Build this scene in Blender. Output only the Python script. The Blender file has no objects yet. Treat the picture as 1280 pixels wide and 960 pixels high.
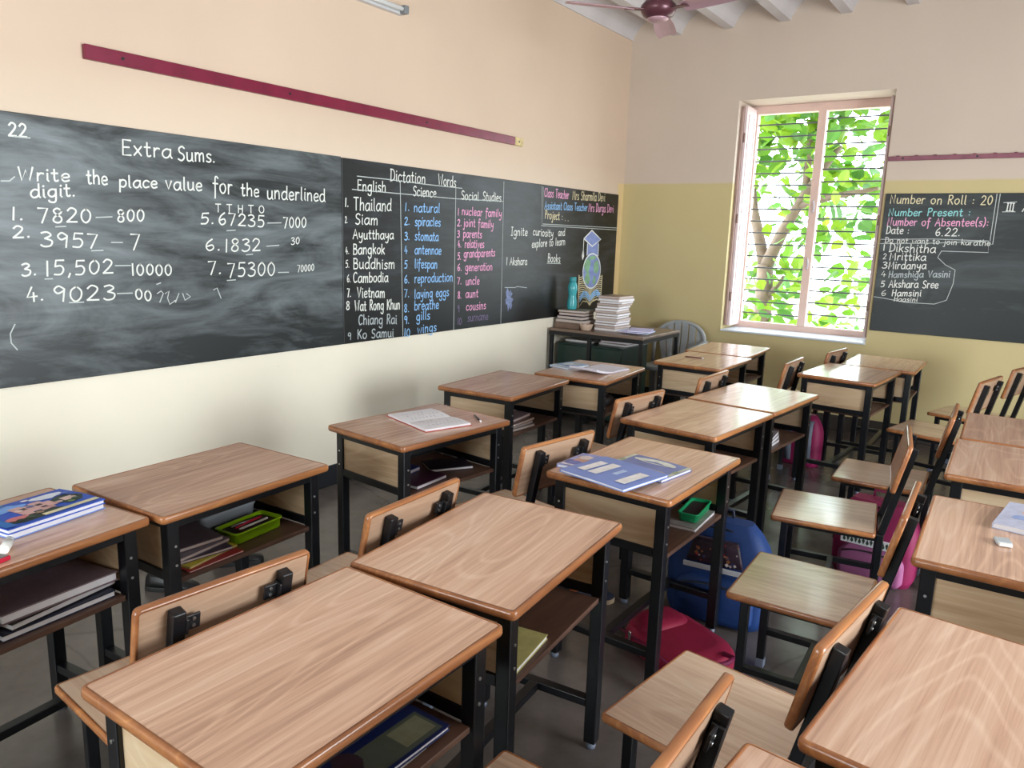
import bpy, bmesh, math, random
from mathutils import Vector, Matrix, Euler
random.seed(7)
S = bpy.context.scene
C = S.collection

# ------------------------------------------------------------------ camera, sky, light, exposure
CAM_POS = (3.45166, -6.78643, 1.55)
YAW, PITCH, ROLL, FPX = -0.605179, -0.193403, 0.031290, 943.94
cam = bpy.data.objects.new('camera', bpy.data.cameras.new('camera'))
C.objects.link(cam)
cam.data.sensor_width = 36
cam.data.lens = FPX / 1280 * 36
cam.data.clip_start = 0.02
_f = Vector((math.sin(YAW) * math.cos(PITCH), math.cos(YAW) * math.cos(PITCH), math.sin(PITCH)))
_r = Vector((math.cos(YAW), -math.sin(YAW), 0))
_u = _r.cross(_f)
_r2 = math.cos(ROLL) * _r + math.sin(ROLL) * _u
_u2 = -math.sin(ROLL) * _r + math.cos(ROLL) * _u
cam.matrix_world = Matrix((( _r2.x, _u2.x, -_f.x, CAM_POS[0]), (_r2.y, _u2.y, -_f.y, CAM_POS[1]),
                           (_r2.z, _u2.z, -_f.z, CAM_POS[2]), (0, 0, 0, 1)))
S.camera = cam
S.view_settings.view_transform = 'Standard'
S.view_settings.look = 'None'
S.view_settings.gamma = 1
S.view_settings.use_curve_mapping = False
S.view_settings.exposure = 0.25

w = bpy.data.worlds.new('sky'); S.world = w; w.use_nodes = True
bg = w.node_tree.nodes['Background']
bg.inputs[0].default_value = (0.80, 0.94, 1.0, 1); bg.inputs[1].default_value = 8.5

def area_light(name, loc, rot, sx, sy, power, col=(1, 1, 1)):
    l = bpy.data.lights.new(name, 'AREA'); l.shape = 'RECTANGLE'; l.size = sx; l.size_y = sy
    l.energy = power; l.color = col
    o = bpy.data.objects.new(name, l); C.objects.link(o); o.location = loc; o.rotation_euler = rot
    return o
# added daylight-fill lamps outside the unseen window behind the camera and right doorway
area_light('daylight_fill_near', (1.75, -9.262, 1.4), (math.radians(90), 0, 0), 2.5, 1.6, 35, (1.0, 0.97, 0.93))
area_light('daylight_fill_right', (6.67, -4.3, 1.3), (0, math.radians(90), 0), 2.6, 2.6, 210, (0.97, 0.985, 1.0))
# portals: the openings that the sky lights the room through
for nm, loc, rot, sx, sy in (('sky_portal_far', (1.69, 0.46, 1.767), (math.radians(-90), 0, 0), 1.24, 2.0),
                             ('sky_portal_near', (1.75, -9.2, 1.4), (math.radians(90), 0, 0), 2.5, 1.6),
                             ('sky_portal_right', (6.6, -4.3, 1.3), (0, math.radians(90), 0), 2.6, 2.6)):
    area_light(nm, loc, rot, sx, sy, 10).data.cycles.is_portal = True
sun = bpy.data.objects.new('sun', bpy.data.lights.new('sun', 'SUN')); C.objects.link(sun)
sun.data.energy = 3; sun.data.angle = 0.02; sun.data.color = (1, 0.96, 0.88)
sun.rotation_euler = Vector((0.75, 0.06, -0.65)).to_track_quat('-Z', 'Y').to_euler()   # sun from the left, over the roof

# ------------------------------------------------------------------ materials
def srgb(r, g, b):
    def c(v):
        v /= 255
        return v / 12.92 if v <= .04045 else ((v + .055) / 1.055) ** 2.4
    return (c(r), c(g), c(b), 1)

def mat(name, col, rough=.5, var=0.0, scale=8, spec=.5, metal=0, bump=0.0, detail=4):
    m = bpy.data.materials.new(name); m.use_nodes = True
    nt = m.node_tree; b = nt.nodes['Principled BSDF']
    b.inputs['Base Color'].default_value = col
    b.inputs['Roughness'].default_value = rough
    b.inputs['Metallic'].default_value = metal
    b.inputs['Specular IOR Level'].default_value = spec
    tc = nt.nodes.new('ShaderNodeTexCoord')
    n = nt.nodes.new('ShaderNodeTexNoise'); n.inputs['Scale'].default_value = scale; n.inputs['Detail'].default_value = detail
    nt.links.new(tc.outputs['Object'], n.inputs['Vector'])
    if var:
        r = nt.nodes.new('ShaderNodeValToRGB')
        r.color_ramp.elements[0].position = .3; r.color_ramp.elements[1].position = .7
        r.color_ramp.elements[0].color = tuple(c * (1 - var) for c in col[:3]) + (1,)
        r.color_ramp.elements[1].color = tuple(min(1, c * (1 + var)) for c in col[:3]) + (1,)
        nt.links.new(n.outputs['Fac'], r.inputs[0]); nt.links.new(r.outputs[0], b.inputs['Base Color'])
    if bump:
        bp = nt.nodes.new('ShaderNodeBump'); bp.inputs['Strength'].default_value = bump; bp.inputs['Distance'].default_value = .01
        nt.links.new(n.outputs['Fac'], bp.inputs['Height']); nt.links.new(bp.outputs[0], b.inputs['Normal'])
    return m

def wood(name, axis, cols, rough=.3, fine=26.0, coat=0.0):
    """laminate with long grain along one local axis: streaks plus cathedral figures"""
    m = bpy.data.materials.new(name); m.use_nodes = True
    nt = m.node_tree; N = nt.nodes.new; L = nt.links.new
    b = nt.nodes['Principled BSDF']; b.inputs['Roughness'].default_value = rough
    b.inputs['Specular IOR Level'].default_value = .45; b.inputs['Coat Weight'].default_value = coat; b.inputs['Coat Roughness'].default_value = .13
    tc = N('ShaderNodeTexCoord'); oi = N('ShaderNodeObjectInfo')
    mul = N('ShaderNodeMath'); mul.operation = 'MULTIPLY'; mul.inputs[1].default_value = 37.0; L(oi.outputs['Random'], mul.inputs[0])
    add = N('ShaderNodeVectorMath'); add.operation = 'ADD'; L(tc.outputs['Object'], add.inputs[0]); L(mul.outputs[0], add.inputs[1])
    def mapped(a, c):
        mp = N('ShaderNodeMapping'); s = [c, c, c]; s['xyz'.index(axis)] = a
        mp.inputs['Scale'].default_value = s; L(add.outputs[0], mp.inputs['Vector']); return mp
    n1 = N('ShaderNodeTexNoise'); n1.inputs['Scale'].default_value = 1; n1.inputs['Detail'].default_value = 8; n1.inputs['Roughness'].default_value = .7
    n1.inputs['Distortion'].default_value = .5
    L(mapped(1.6, fine).outputs[0], n1.inputs['Vector'])
    h1 = N('ShaderNodeMath'); h1.operation = 'MULTIPLY'; h1.inputs[1].default_value = .5; L(n1.outputs['Fac'], h1.inputs[0])
    n2 = N('ShaderNodeTexNoise'); n2.inputs['Scale'].default_value = 1; n2.inputs['Detail'].default_value = 1.0; n2.inputs['Distortion'].default_value = .3
    L(mapped(.8, 5.0).outputs[0], n2.inputs['Vector'])
    # cathedral figure: contour lines of a stretched smooth noise field
    rings = N('ShaderNodeMath'); rings.operation = 'MULTIPLY'; rings.inputs[1].default_value = 95.0; L(n2.outputs['Fac'], rings.inputs[0])
    sn = N('ShaderNodeMath'); sn.operation = 'SINE'; L(rings.outputs[0], sn.inputs[0])
    mx_ = N('ShaderNodeMath'); mx_.operation = 'MAXIMUM'; mx_.inputs[1].default_value = 0; L(sn.outputs[0], mx_.inputs[0])
    pw = N('ShaderNodeMath'); pw.operation = 'POWER'; pw.inputs[1].default_value = 3; L(mx_.outputs[0], pw.inputs[0])
    ma = N('ShaderNodeMath'); ma.operation = 'MULTIPLY_ADD'; ma.inputs[1].default_value = .07; L(pw.outputs[0], ma.inputs[0]); L(h1.outputs[0], ma.inputs[2])
    n3 = N('ShaderNodeTexNoise'); n3.inputs['Scale'].default_value = 1; n3.inputs['Detail'].default_value = 2
    L(mapped(.5, 9).outputs[0], n3.inputs['Vector'])
    mb = N('ShaderNodeMath'); mb.operation = 'MULTIPLY_ADD'; mb.inputs[1].default_value = .36; L(n3.outputs['Fac'], mb.inputs[0]); L(ma.outputs[0], mb.inputs[2])
    r = N('ShaderNodeValToRGB'); e = r.color_ramp.elements
    e[0].position = .26; e[0].color = cols[0]; e[1].position = .60; e[1].color = cols[2]
    x = e.new(.44); x.color = cols[1]
    L(mb.outputs[0], r.inputs[0]); L(r.outputs[0], b.inputs['Base Color'])
    return m

WC = (srgb(160, 119, 97), srgb(210, 169, 142), srgb(232, 201, 176))
M = {}
M['top'] = wood('laminate_top', 'y', WC, .38, 70, .75)
M['seat'] = wood('laminate_seat', 'x', (srgb(172, 138, 112), srgb(208, 176, 148), srgb(222, 198, 172)), .36, 60, .85)
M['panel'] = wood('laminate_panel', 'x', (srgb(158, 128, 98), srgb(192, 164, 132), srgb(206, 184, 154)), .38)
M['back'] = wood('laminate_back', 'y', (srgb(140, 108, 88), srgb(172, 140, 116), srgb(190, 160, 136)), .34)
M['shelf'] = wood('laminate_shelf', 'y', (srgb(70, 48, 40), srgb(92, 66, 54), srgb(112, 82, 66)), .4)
M['edge'] = wood('lacquered_edge', 'y', (srgb(116, 68, 40), srgb(152, 96, 58), srgb(184, 124, 74)), .3, 14, .3)
M['edgex'] = wood('lacquered_edge_cross', 'x', (srgb(116, 68, 40), srgb(152, 96, 58), srgb(184, 124, 74)), .3, 14, .3)
M['steel'] = mat('black_enamel_steel', (.0045, .005, .007, 1), .34, .2, 20, spec=.4)
M['plate'] = mat('black_bracket', (.012, .012, .014, 1), .35)
M['screw'] = mat('screw_head', (.5, .5, .5, 1), .35, metal=1)
M['glide'] = mat('grey_glide', srgb(96, 102, 118), .45)
M['white_foot'] = mat('white_foot', srgb(190, 190, 196), .5)
M['white'] = mat('white_paper', srgb(226, 224, 228), .7, .04, 30)
M['paperpink'] = mat('grey_pink_paper', srgb(196, 180, 172), .75, .05, 40)
M['brown_cover'] = mat('brown_paper_cover', srgb(126, 104, 90), .6, .1, 12)
M['frame'] = mat('window_paint', srgb(214, 184, 172), .45, .05, 6)
M['rail'] = mat('maroon_paint', srgb(118, 22, 52), .35, .15, 10)
M['railtip'] = mat('bare_wood_tip', srgb(206, 184, 128), .5, .2, 30)
M['far_rail'] = mat('faded_maroon_paint', srgb(132, 78, 92), .5, .18, 14)
M['chalk'] = {'w': mat('white_chalk', srgb(226, 228, 222), .9), 'b': mat('blue_chalk', srgb(146, 192, 238), .9),
              'p': mat('pink_chalk', srgb(236, 170, 206), .9), 'y': mat('cream_chalk', srgb(226, 214, 176), .9),
              'c': mat('cyan_chalk', srgb(150, 214, 214), .9), 'f': mat('worn_white_chalk', srgb(176, 184, 186), .9),
              'q': mat('worn_pink_chalk', srgb(116, 104, 132), .9), 'o': mat('line_chalk', srgb(190, 196, 194), .9)}
M['lilac'] = mat('lilac_chalk_fill', srgb(132, 146, 196), .9, .15, 30)
M['greenc'] = mat('green_chalk_fill', srgb(132, 172, 138), .9, .2, 30)

def set_ramp(r, stops):
    e = r.color_ramp.elements
    e[0].position, e[0].color = stops[0]; e[1].position, e[1].color = stops[-1]
    for p, c in stops[1:-1]:
        x = e.new(p); x.color = c

def wall_paint(name, upper, lower, zsplit, soft=.018, strip=None):
    m = bpy.data.materials.new(name); m.use_nodes = True; nt = m.node_tree; N = nt.nodes.new; L = nt.links.new
    b = nt.nodes['Principled BSDF']; b.inputs['Roughness'].default_value = .62; b.inputs['Specular IOR Level'].default_value = .3
    tc = N('ShaderNodeTexCoord'); sp = N('ShaderNodeSeparateXYZ'); L(tc.outputs['Object'], sp.inputs[0])
    n = N('ShaderNodeTexNoise'); n.inputs['Scale'].default_value = 1.3; n.inputs['Detail'].default_value = 6; L(tc.outputs['Object'], n.inputs['Vector'])
    s = N('ShaderNodeMath'); s.operation = 'MULTIPLY_ADD'; s.inputs[1].default_value = .03; L(n.outputs['Fac'], s.inputs[0]); L(sp.outputs['Z'], s.inputs[2])
    mr = N('ShaderNodeMapRange'); mr.inputs['From Min'].default_value = zsplit + .017 - soft / 2; mr.inputs['From Max'].default_value = zsplit + .017 + soft / 2
    L(s.outputs[0], mr.inputs['Value'])
    n2 = N('ShaderNodeTexNoise'); n2.inputs['Scale'].default_value = 22; n2.inputs['Detail'].default_value = 8; n2.inputs['Roughness'].default_value = .7; L(tc.outputs['Object'], n2.inputs['Vector'])
    def toned(c):
        r = N('ShaderNodeValToRGB'); set_ramp(r, [(.3, tuple(v * .93 for v in c[:3]) + (1,)), (.7, c)]); L(n.outputs['Fac'], r.inputs[0]); return r
    mx = N('ShaderNodeMix'); mx.data_type = 'RGBA'; L(mr.outputs[0], mx.inputs[0]); L(toned(lower).outputs[0], mx.inputs[6]); L(toned(upper).outputs[0], mx.inputs[7])
    if strip:                                          # narrow band of the dado colour beside the room corner
        c = N('ShaderNodeMath'); c.operation = 'GREATER_THAN'; c.inputs[1].default_value = -.118; L(sp.outputs['Y'], c.inputs[0])
        c2 = N('ShaderNodeMath'); c2.operation = 'LESS_THAN'; c2.inputs[1].default_value = 2.09; L(s.outputs[0], c2.inputs[0])
        c3 = N('ShaderNodeMath'); c3.operation = 'MULTIPLY'; L(c.outputs[0], c3.inputs[0]); L(c2.outputs[0], c3.inputs[1])
        mx3 = N('ShaderNodeMix'); mx3.data_type = 'RGBA'; mx3.inputs[7].default_value = strip; L(c3.outputs[0], mx3.inputs[0]); L(mx.outputs[2], mx3.inputs[6]); mx = mx3
    # scuffs and small chips on the painted plaster
    r2 = N('ShaderNodeValToRGB'); set_ramp(r2, [(.66, (0, 0, 0, 1)), (.74, (1, 1, 1, 1))]); L(n2.outputs['Fac'], r2.inputs[0])
    mx2 = N('ShaderNodeMix'); mx2.data_type = 'RGBA'; mx2.inputs[7].default_value = tuple(v * .6 for v in lower[:3]) + (1,)
    k = N('ShaderNodeMath'); k.operation = 'MULTIPLY'; k.inputs[1].default_value = .5; L(r2.outputs[0], k.inputs[0])
    L(k.outputs[0], mx2.inputs[0]); L(mx.outputs[2], mx2.inputs[6]); L(mx2.outputs[2], b.inputs['Base Color'])
    bp = N('ShaderNodeBump'); bp.inputs['Strength'].default_value = .12; bp.inputs['Distance'].default_value = .01; L(n.outputs['Fac'], bp.inputs['Height']); L(bp.outputs[0], b.inputs['Normal'])
    return m
M['wall'] = wall_paint('two_tone_plaster', srgb(204, 187, 172), srgb(200, 183, 136), 2.075)
M['wall_left'] = wall_paint('plaster_left_painted_light', srgb(214, 190, 168), srgb(246, 237, 218), 1.6, 1.2, srgb(222, 196, 146))  # light painted in: paler lower wall stands for window light; corner band is dado
M['ceiling'] = mat('whitewashed_vault', srgb(200, 194, 194), .7, .07, 3)

def floor_mat():
    m = mat('polished_cement', srgb(128, 122, 118), .3, .0); nt = m.node_tree; N = nt.nodes.new; L = nt.links.new; b = nt.nodes['Principled BSDF']
    tc = N('ShaderNodeTexCoord'); n = N('ShaderNodeTexNoise'); n.inputs['Scale'].default_value = 2.2; n.inputs['Detail'].default_value = 9; n.inputs['Roughness'].default_value = .65
    L(tc.outputs['Object'], n.inputs['Vector'])
    r = N('ShaderNodeValToRGB'); set_ramp(r, [(.3, srgb(70, 62, 58)), (.5, srgb(90, 82, 78)), (.72, srgb(108, 101, 98))]); L(n.outputs['Fac'], r.inputs[0])
    v = N('ShaderNodeTexVoronoi'); v.feature = 'DISTANCE_TO_EDGE'; v.inputs['Scale'].default_value = .8
    n2 = N('ShaderNodeTexNoise'); n2.inputs['Scale'].default_value = 3; n2.inputs['Detail'].default_value = 5; L(tc.outputs['Object'], n2.inputs['Vector'])
    mx0 = N('ShaderNodeMix'); mx0.data_type = 'VECTOR'; mx0.inputs[0].default_value = .12; L(tc.outputs['Object'], mx0.inputs[4]); L(n2.outputs['Color'], mx0.inputs[5]); L(mx0.outputs[1], v.inputs['Vector'])
    r2 = N('ShaderNodeValToRGB'); set_ramp(r2, [(.0, (1, 1, 1, 1)), (.006, (0, 0, 0, 1))]); L(v.outputs['Distance'], r2.inputs[0])
    mx = N('ShaderNodeMix'); mx.data_type = 'RGBA'; mx.inputs[7].default_value = srgb(60, 54, 50); k = N('ShaderNodeMath'); k.operation = 'MULTIPLY'; k.inputs[1].default_value = .5
    L(r2.outputs[0], k.inputs[0]); L(k.outputs[0], mx.inputs[0]); L(r.outputs[0], mx.inputs[6]); L(mx.outputs[2], b.inputs['Base Color'])
    rr = N('ShaderNodeMapRange'); rr.inputs['To Min'].default_value = .16; rr.inputs['To Max'].default_value = .30; L(n.outputs['Fac'], rr.inputs['Value']); L(rr.outputs[0], b.inputs['Roughness'])
    return m
M['floor'] = floor_mat()

def board_mat(name, base, dust, lo, hi, rough=.42):
    """slate paint with wiped chalk dust: stretched smears"""
    m = mat(name, base, rough); nt = m.node_tree; N = nt.nodes.new; L = nt.links.new; b = nt.nodes['Principled BSDF']
    tc = N('ShaderNodeTexCoord')
    def ns(sc, scale, det, dist):
        mp = N('ShaderNodeMapping'); mp.inputs['Scale'].default_value = sc; L(tc.outputs['Object'], mp.inputs['Vector'])
        n = N('ShaderNodeTexNoise'); n.inputs['Scale'].default_value = scale; n.inputs['Detail'].default_value = det; n.inputs['Distortion'].default_value = dist; n.inputs['Roughness'].default_value = .62
        L(mp.outputs[0], n.inputs['Vector']); return n
    a = ns((.55, .55, 1.9), 2.2, 7, 1.4); c = ns((.4, .4, 3.6), 7, 4, .6)
    mu = N('ShaderNodeMath'); mu.operation = 'MULTIPLY_ADD'; mu.inputs[1].default_value = .35; L(c.outputs['Fac'], mu.inputs[0]); L(a.outputs['Fac'], mu.inputs[2])
    r = N('ShaderNodeValToRGB'); set_ramp(r, [(lo, base), (hi, dust)])
    sp = N('ShaderNodeSeparateXYZ'); L(tc.outputs['Object'], sp.inputs[0]); mk = N('ShaderNodeMapRange'); mk.inputs['From Min'].default_value = .98; mk.inputs['From Max'].default_value = 1.16
    mk.inputs['To Min'].default_value = .78; L(sp.outputs['Z'], mk.inputs['Value'])          # little chalk was rubbed along the lowest strip
    mm = N('ShaderNodeMath'); mm.operation = 'MULTIPLY'; L(mu.outputs[0], mm.inputs[0]); L(mk.outputs[0], mm.inputs[1])
    L(mm.outputs[0], r.inputs[0]); L(r.outputs[0], b.inputs['Base Color'])
    return m
M['board_dusty'] = board_mat('dusty_slate', srgb(34, 39, 41), srgb(128, 136, 140), .50, .96)
M['board_clean'] = board_mat('clean_slate', srgb(15, 17, 19), srgb(58, 62, 70), .62, 1.05)
M['board_far'] = board_mat('slate_far', srgb(17, 23, 25), srgb(70, 78, 80), .60, 1.02)

# ------------------------------------------------------------------ mesh helpers
class MB:
    def __init__(s): s.v = []; s.f = []; s.m = []; s.sm = []
    def add(s, vs, fs, mi=0, smooth=False):
        o = len(s.v); s.v += [tuple(v) for v in vs]
        for f in fs: s.f.append(tuple(i + o for i in f)); s.m.append(mi); s.sm.append(smooth)
        return s
    def box(s, c, d, rot=None, mi=0):
        h = [x / 2 for x in d]; vs = []
        for sx in (-1, 1):
            for sy in (-1, 1):
                for sz in (-1, 1):
                    p = Vector((sx * h[0], sy * h[1], sz * h[2]))
                    if rot is not None: p = rot @ p
                    vs.append(p + Vector(c))
        return s.add(vs, [(0, 1, 3, 2), (4, 6, 7, 5), (0, 4, 5, 1), (2, 3, 7, 6), (0, 2, 6, 4), (1, 5, 7, 3)], mi)
    def span(s, a, b, mi=0):
        return s.box([(p + q) / 2 for p, q in zip(a, b)], [abs(q - p) for p, q in zip(a, b)], None, mi)
    def bar(s, a, b, wy, wz, mi=0, up=(0, 0, 1)):
        a, b = Vector(a), Vector(b); d = (b - a); l = d.length; x = d.normalized(); up = Vector(up)
        y = up.cross(x)
        if y.length < 1e-4: y = Vector((0, 1, 0))
        y.normalize(); z = x.cross(y)
        R = Matrix((x, y, z)).transposed()
        return s.box((a + b) / 2, (l, wy, wz), R, mi)
    def cyl(s, a, b, r0, r1=None, n=16, mi=0, caps=True):
        r1 = r0 if r1 is None else r1
        return s.tube([a, b], [r0, r1], n, mi, caps)
    def tube(s, path, r, n=10, mi=0, caps=True):
        P = [Vector(p) for p in path]; k = len(P)
        rr = r if isinstance(r, (list, tuple)) else [r] * k
        vs = []; prev = None
        for i, p in enumerate(P):
            t = (P[min(i + 1, k - 1)] - P[max(i - 1, 0)]).normalized()
            if prev is None:
                q = Vector((0, 0, 1)) if abs(t.z) < .9 else Vector((1, 0, 0)); nx = (q - t * q.dot(t)).normalized()
            else:
                nx = (prev - t * prev.dot(t)).normalized()
            prev = nx; ny = t.cross(nx)
            for j in range(n):
                a = 2 * math.pi * j / n; vs.append(p + (nx * math.cos(a) + ny * math.sin(a)) * rr[i])
        fs = [(i * n + j, i * n + (j + 1) % n, (i + 1) * n + (j + 1) % n, (i + 1) * n + j) for i in range(k - 1) for j in range(n)]
        s.add(vs, fs, mi, True)
        if caps:
            s.add(vs[:n], [tuple(reversed(range(n)))], mi); s.add(vs[-n:], [tuple(range(n))], mi)
        return s
    def loft(s, rings, mi=0, smooth=True, caps=True, closed=True):
        n = len(rings[0]); vs = [p for r in rings for p in r]
        fs = [(i * n + j, i * n + (j + 1) % n, (i + 1) * n + (j + 1) % n, (i + 1) * n + j) for i in range(len(rings) - 1) for j in range(n if closed else n - 1)]
        s.add(vs, fs, mi, smooth)
        if caps:
            s.add(rings[0], [tuple(reversed(range(n)))], mi); s.add(rings[-1], [tuple(range(n))], mi)
        return s
    def lathe(s, prof, c=(0, 0, 0), n=28, mi=0, caps=True):
        return s.loft([[(c[0] + r * math.cos(2 * math.pi * j / n), c[1] + r * math.sin(2 * math.pi * j / n), c[2] + z) for j in range(n)] for r, z in prof], mi, True, caps)
    def prism(s, pts, z0, z1, mi=0):
        n = len(pts)
        vs = [(x, y, z0) for x, y in pts] + [(x, y, z1) for x, y in pts]
        fs = [tuple(reversed(range(n))), tuple(range(n, 2 * n))] + [(i, (i + 1) % n, n + (i + 1) % n, n + i) for i in range(n)]
        return s.add(vs, fs, mi)
    def build(s, name, mats, parent=None, bevel=0, seg=2, loc=(0, 0, 0), rot=(0, 0, 0), angle=30):
        me = bpy.data.meshes.new(name); me.from_pydata(s.v, [], s.f)
        mats = mats if isinstance(mats, (list, tuple)) else [mats]
        for m in mats: me.materials.append(m)
        for p, mi, sm in zip(me.polygons, s.m, s.sm): p.material_index = mi; p.use_smooth = sm
        bm = bmesh.new(); bm.from_mesh(me)
        bmesh.ops.remove_doubles(bm, verts=bm.verts, dist=1e-6)
        bmesh.ops.recalc_face_normals(bm, faces=bm.faces)
        if bevel:
            es = [e for e in bm.edges if len(e.link_faces) == 2 and e.calc_face_angle(0) > math.radians(angle)]
            bmesh.ops.bevel(bm, geom=es, offset=bevel, segments=seg, affect='EDGES', profile=.5, clamp_overlap=True)
        bm.to_mesh(me); bm.free()
        o = bpy.data.objects.new(name, me); C.objects.link(o)
        if parent: o.parent = parent
        o.location = loc; o.rotation_euler = rot
        return o

def rrect(wx, wy, r, n=4, cx=0, cy=0):
    pts = []
    for sx, sy, a0 in ((1, 1, 0), (-1, 1, 90), (-1, -1, 180), (1, -1, 270)):
        for k in range(n + 1):
            a = math.radians(a0 + 90 * k / n)
            pts.append((cx + sx * (wx / 2 - r) + r * math.cos(a), cy + sy * (wy / 2 - r) + r * math.sin(a)))
    return pts
def sweep_rect(mb, prof, wx, wy, r, mi=0, n=4):
    """closed profile (offset outward, z) swept round a rounded rectangle"""
    rings = [[(x, y, z) for x, y in rrect(wx + 2 * u, wy + 2 * u, max(.001, r + u), n)] for u, z in prof]
    rings.append(rings[0])
    return mb.loft(rings, mi, True, False)

def empty(name, loc=(0, 0, 0), rz=0, label=None, cat=None, group=None):
    o = bpy.data.objects.new(name, None); C.objects.link(o); o.empty_display_size = .1
    o.location = loc; o.rotation_euler = (0, 0, rz)
    return tag(o, label, cat, group)
def tag(o, label=None, cat=None, group=None, kind=None):
    for k, v in (('label', label), ('category', cat), ('group', group), ('kind', kind)):
        if v: o[k] = v
    return o
def struct(o): o['kind'] = 'structure'; return o
def kids(o): return [c for c in ALL() if c.parent == o]
def ALL(): return list(bpy.data.objects)
def dup(root, loc, rz, label=None, group=None):
    def rec(o, parent):
        c = o.copy(); C.objects.link(c)
        if parent: c.parent = parent
        for ch in kids(o): rec(ch, c)
        return c
    r = rec(root, None); r.location = loc; r.rotation_euler = (0, 0, rz)
    if label: r['label'] = label
    if group: r['group'] = group
    return r

# ------------------------------------------------------------------ room shell
RX, RY, RZ = 6.4, -9.0, 3.37           # right wall, near wall, underside of the ceiling ribs
WX0, WX1, WZ0, WZ1 = 1.071, 2.310, .767, 2.767    # window opening in the far wall
TH = .46
mb = MB(); mb.span((-.3, RY - .3, -.12), (RX + .3, TH, 0)); struct(mb.build('floor', M['floor']))
mb = MB(); mb.span((-.3, RY - .3, 0), (0, TH, 3.7)); struct(mb.build('wall_left', M['wall_left']))
mb = MB()
mb.span((0, 0, 0), (WX0, TH, 3.7)); mb.span((WX1, 0, 0), (RX, TH, 3.7)); mb.span((WX0, 0, 0), (WX1, TH, WZ0)); mb.span((WX0, 0, WZ1), (WX1, TH, 3.7))
struct(mb.build('wall_far', M['wall']))
def wall_with_holes(name, fixed, a0, a1, holes, axis):
    mb = MB(); xs = a0
    def put(p0, p1, z0, z1):
        if axis == 'y': mb.span((fixed, p0, z0), (fixed + .25, p1, z1))
        else: mb.span((p0, fixed - .25, z0), (p1, fixed, z1))
    for h0, h1, z0, z1 in holes:
        put(xs, h0, 0, 3.7); put(h0, h1, 0, z0); put(h0, h1, z1, 3.7); xs = h1
    put(xs, a1, 0, 3.7)
    return struct(mb.build(name, M['wall']))
wall_with_holes('wall_right', RX, RY, TH, [(-5.6, -3.0, 0, 2.6)], 'y')
wall_with_holes('wall_near', RY, 0, RX, [(.5, 3.0, .6, 2.2)], 'x')
mb = MB(); f = RY - .12                               # window behind the camera
for p0, p1, z0, z1 in ((.5, .56, .6, 2.2), (2.94, 3.0, .6, 2.2), (.5, 3.0, .6, .66), (.5, 3.0, 2.14, 2.2), (1.72, 1.78, .6, 2.2)): mb.span((p0, f - .03, z0), (p1, f + .03, z1))
struct(mb.build('window_2', M['frame']))
mb = MB(); f = RX + .12                               # open double doorway on the right
for p0, p1, z0, z1 in ((-5.6, -5.52, 0, 2.6), (-3.08, -3.0, 0, 2.6), (-5.6, -3.0, 2.52, 2.6)): mb.span((f - .06, p0, z0), (f + .06, p1, z1))
struct(mb.build('door_1', M['frame']))
# jack-arch ceiling: ribs run away from the camera, shallow vaults between them
mb = MB(); prof = []
pitch, ribw, rise = .478, .085, .17
x = -.03 - ribw / 2
while x < RX + .3:
    prof += [(x, RZ), (x + ribw, RZ), (x + ribw + .006, RZ + .03)]
    span = pitch - ribw - .012
    for k in range(1, 12):
        t = k / 12; prof.append((x + ribw + .006 + span * t, RZ + .03 + (rise - .03) * (1 - abs(2 * t - 1) ** 2.4)))
    prof.append((x + pitch - .006, RZ + .03)); x += pitch
ring0 = [(px, RY - .25, pz) for px, pz in prof]; ring1 = [(px, TH, pz) for px, pz in prof]
n = len(prof)
mb.add(ring0 + ring1, [(i, i + 1, n + i + 1, n + i) for i in range(n - 1)])
mb.span((-.3, RY - .25, RZ + rise + .02), (RX + .3, TH, RZ + rise + .1))
struct(mb.build('ceiling', M['ceiling']))
mb = MB(); mb.span((0, RY, 0), (.012, 0, .13)); struct(mb.build('baseboard_left', mat('black_skirting_paint', srgb(30, 32, 38), .5, .1, 6), bevel=.003))
mb = MB(); mb.span((.012, -.012, 0), (RX, 0, .13)); struct(mb.build('baseboard_far', mat('dark_skirting_paint', srgb(56, 50, 46), .5, .1, 6), bevel=.003))

# window: wooden frame deep in the reveal, mullion, grille bars, folded shutters
FY = .36
win = struct(empty('window_1', ((WX0 + WX1) / 2, FY, WZ0)))
cx = (WX0 + WX1) / 2
mb = MB()
mb.span((WX0 - cx, 0, 0), (WX0 - cx + .06, .07, 2.0)); mb.span((WX1 - cx - .06, 0, 0), (WX1 - cx, .07, 2.0))
mb.span((WX0 - cx, -.005, 1.93), (WX1 - cx, .075, 2.0)); mb.span((WX0 - cx, -.005, 0), (WX1 - cx, .075, .06))
mb.build('frame', M['frame'], win, .004)
mb = MB(); mb.span((-.035, -.012, .05), (.035, .07, 1.94)); mu = mb.build('mullion', M['frame'], win, .006)
for z in (.62, 1.12):
    mb = MB(); mb.tube([(0, -.014, z - .05), (.012, -.03, z - .03), (.014, -.034, z), (.006, -.03, z + .035), (0, -.014, z + .05)], .006, 8)
    mb.build('catch', M['white_foot'], mu)
M['bar'] = mat('dark_grille_bar', (.05, .053, .056, 1), .5)
for side in (-1, 1):
    for k in range(17):
        z = .06 + 1.87 * (k + .75 + (.25 if side > 0 else 0)) / 17.6
        mb = MB(); xa = side * .035; xb = side * ((WX1 - WX0) / 2 - .05)
        mb.cyl((xa, .035, z), (xb, .035, z), .0065, n=8); mb.build('grille_bar', M['bar'], win)
M['shutter'] = mat('shutter_paint', srgb(224, 204, 204), .45, .05, 8)
M['shutter_edge'] = mat('shutter_edge', srgb(150, 122, 112), .5, .1, 8)
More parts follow.
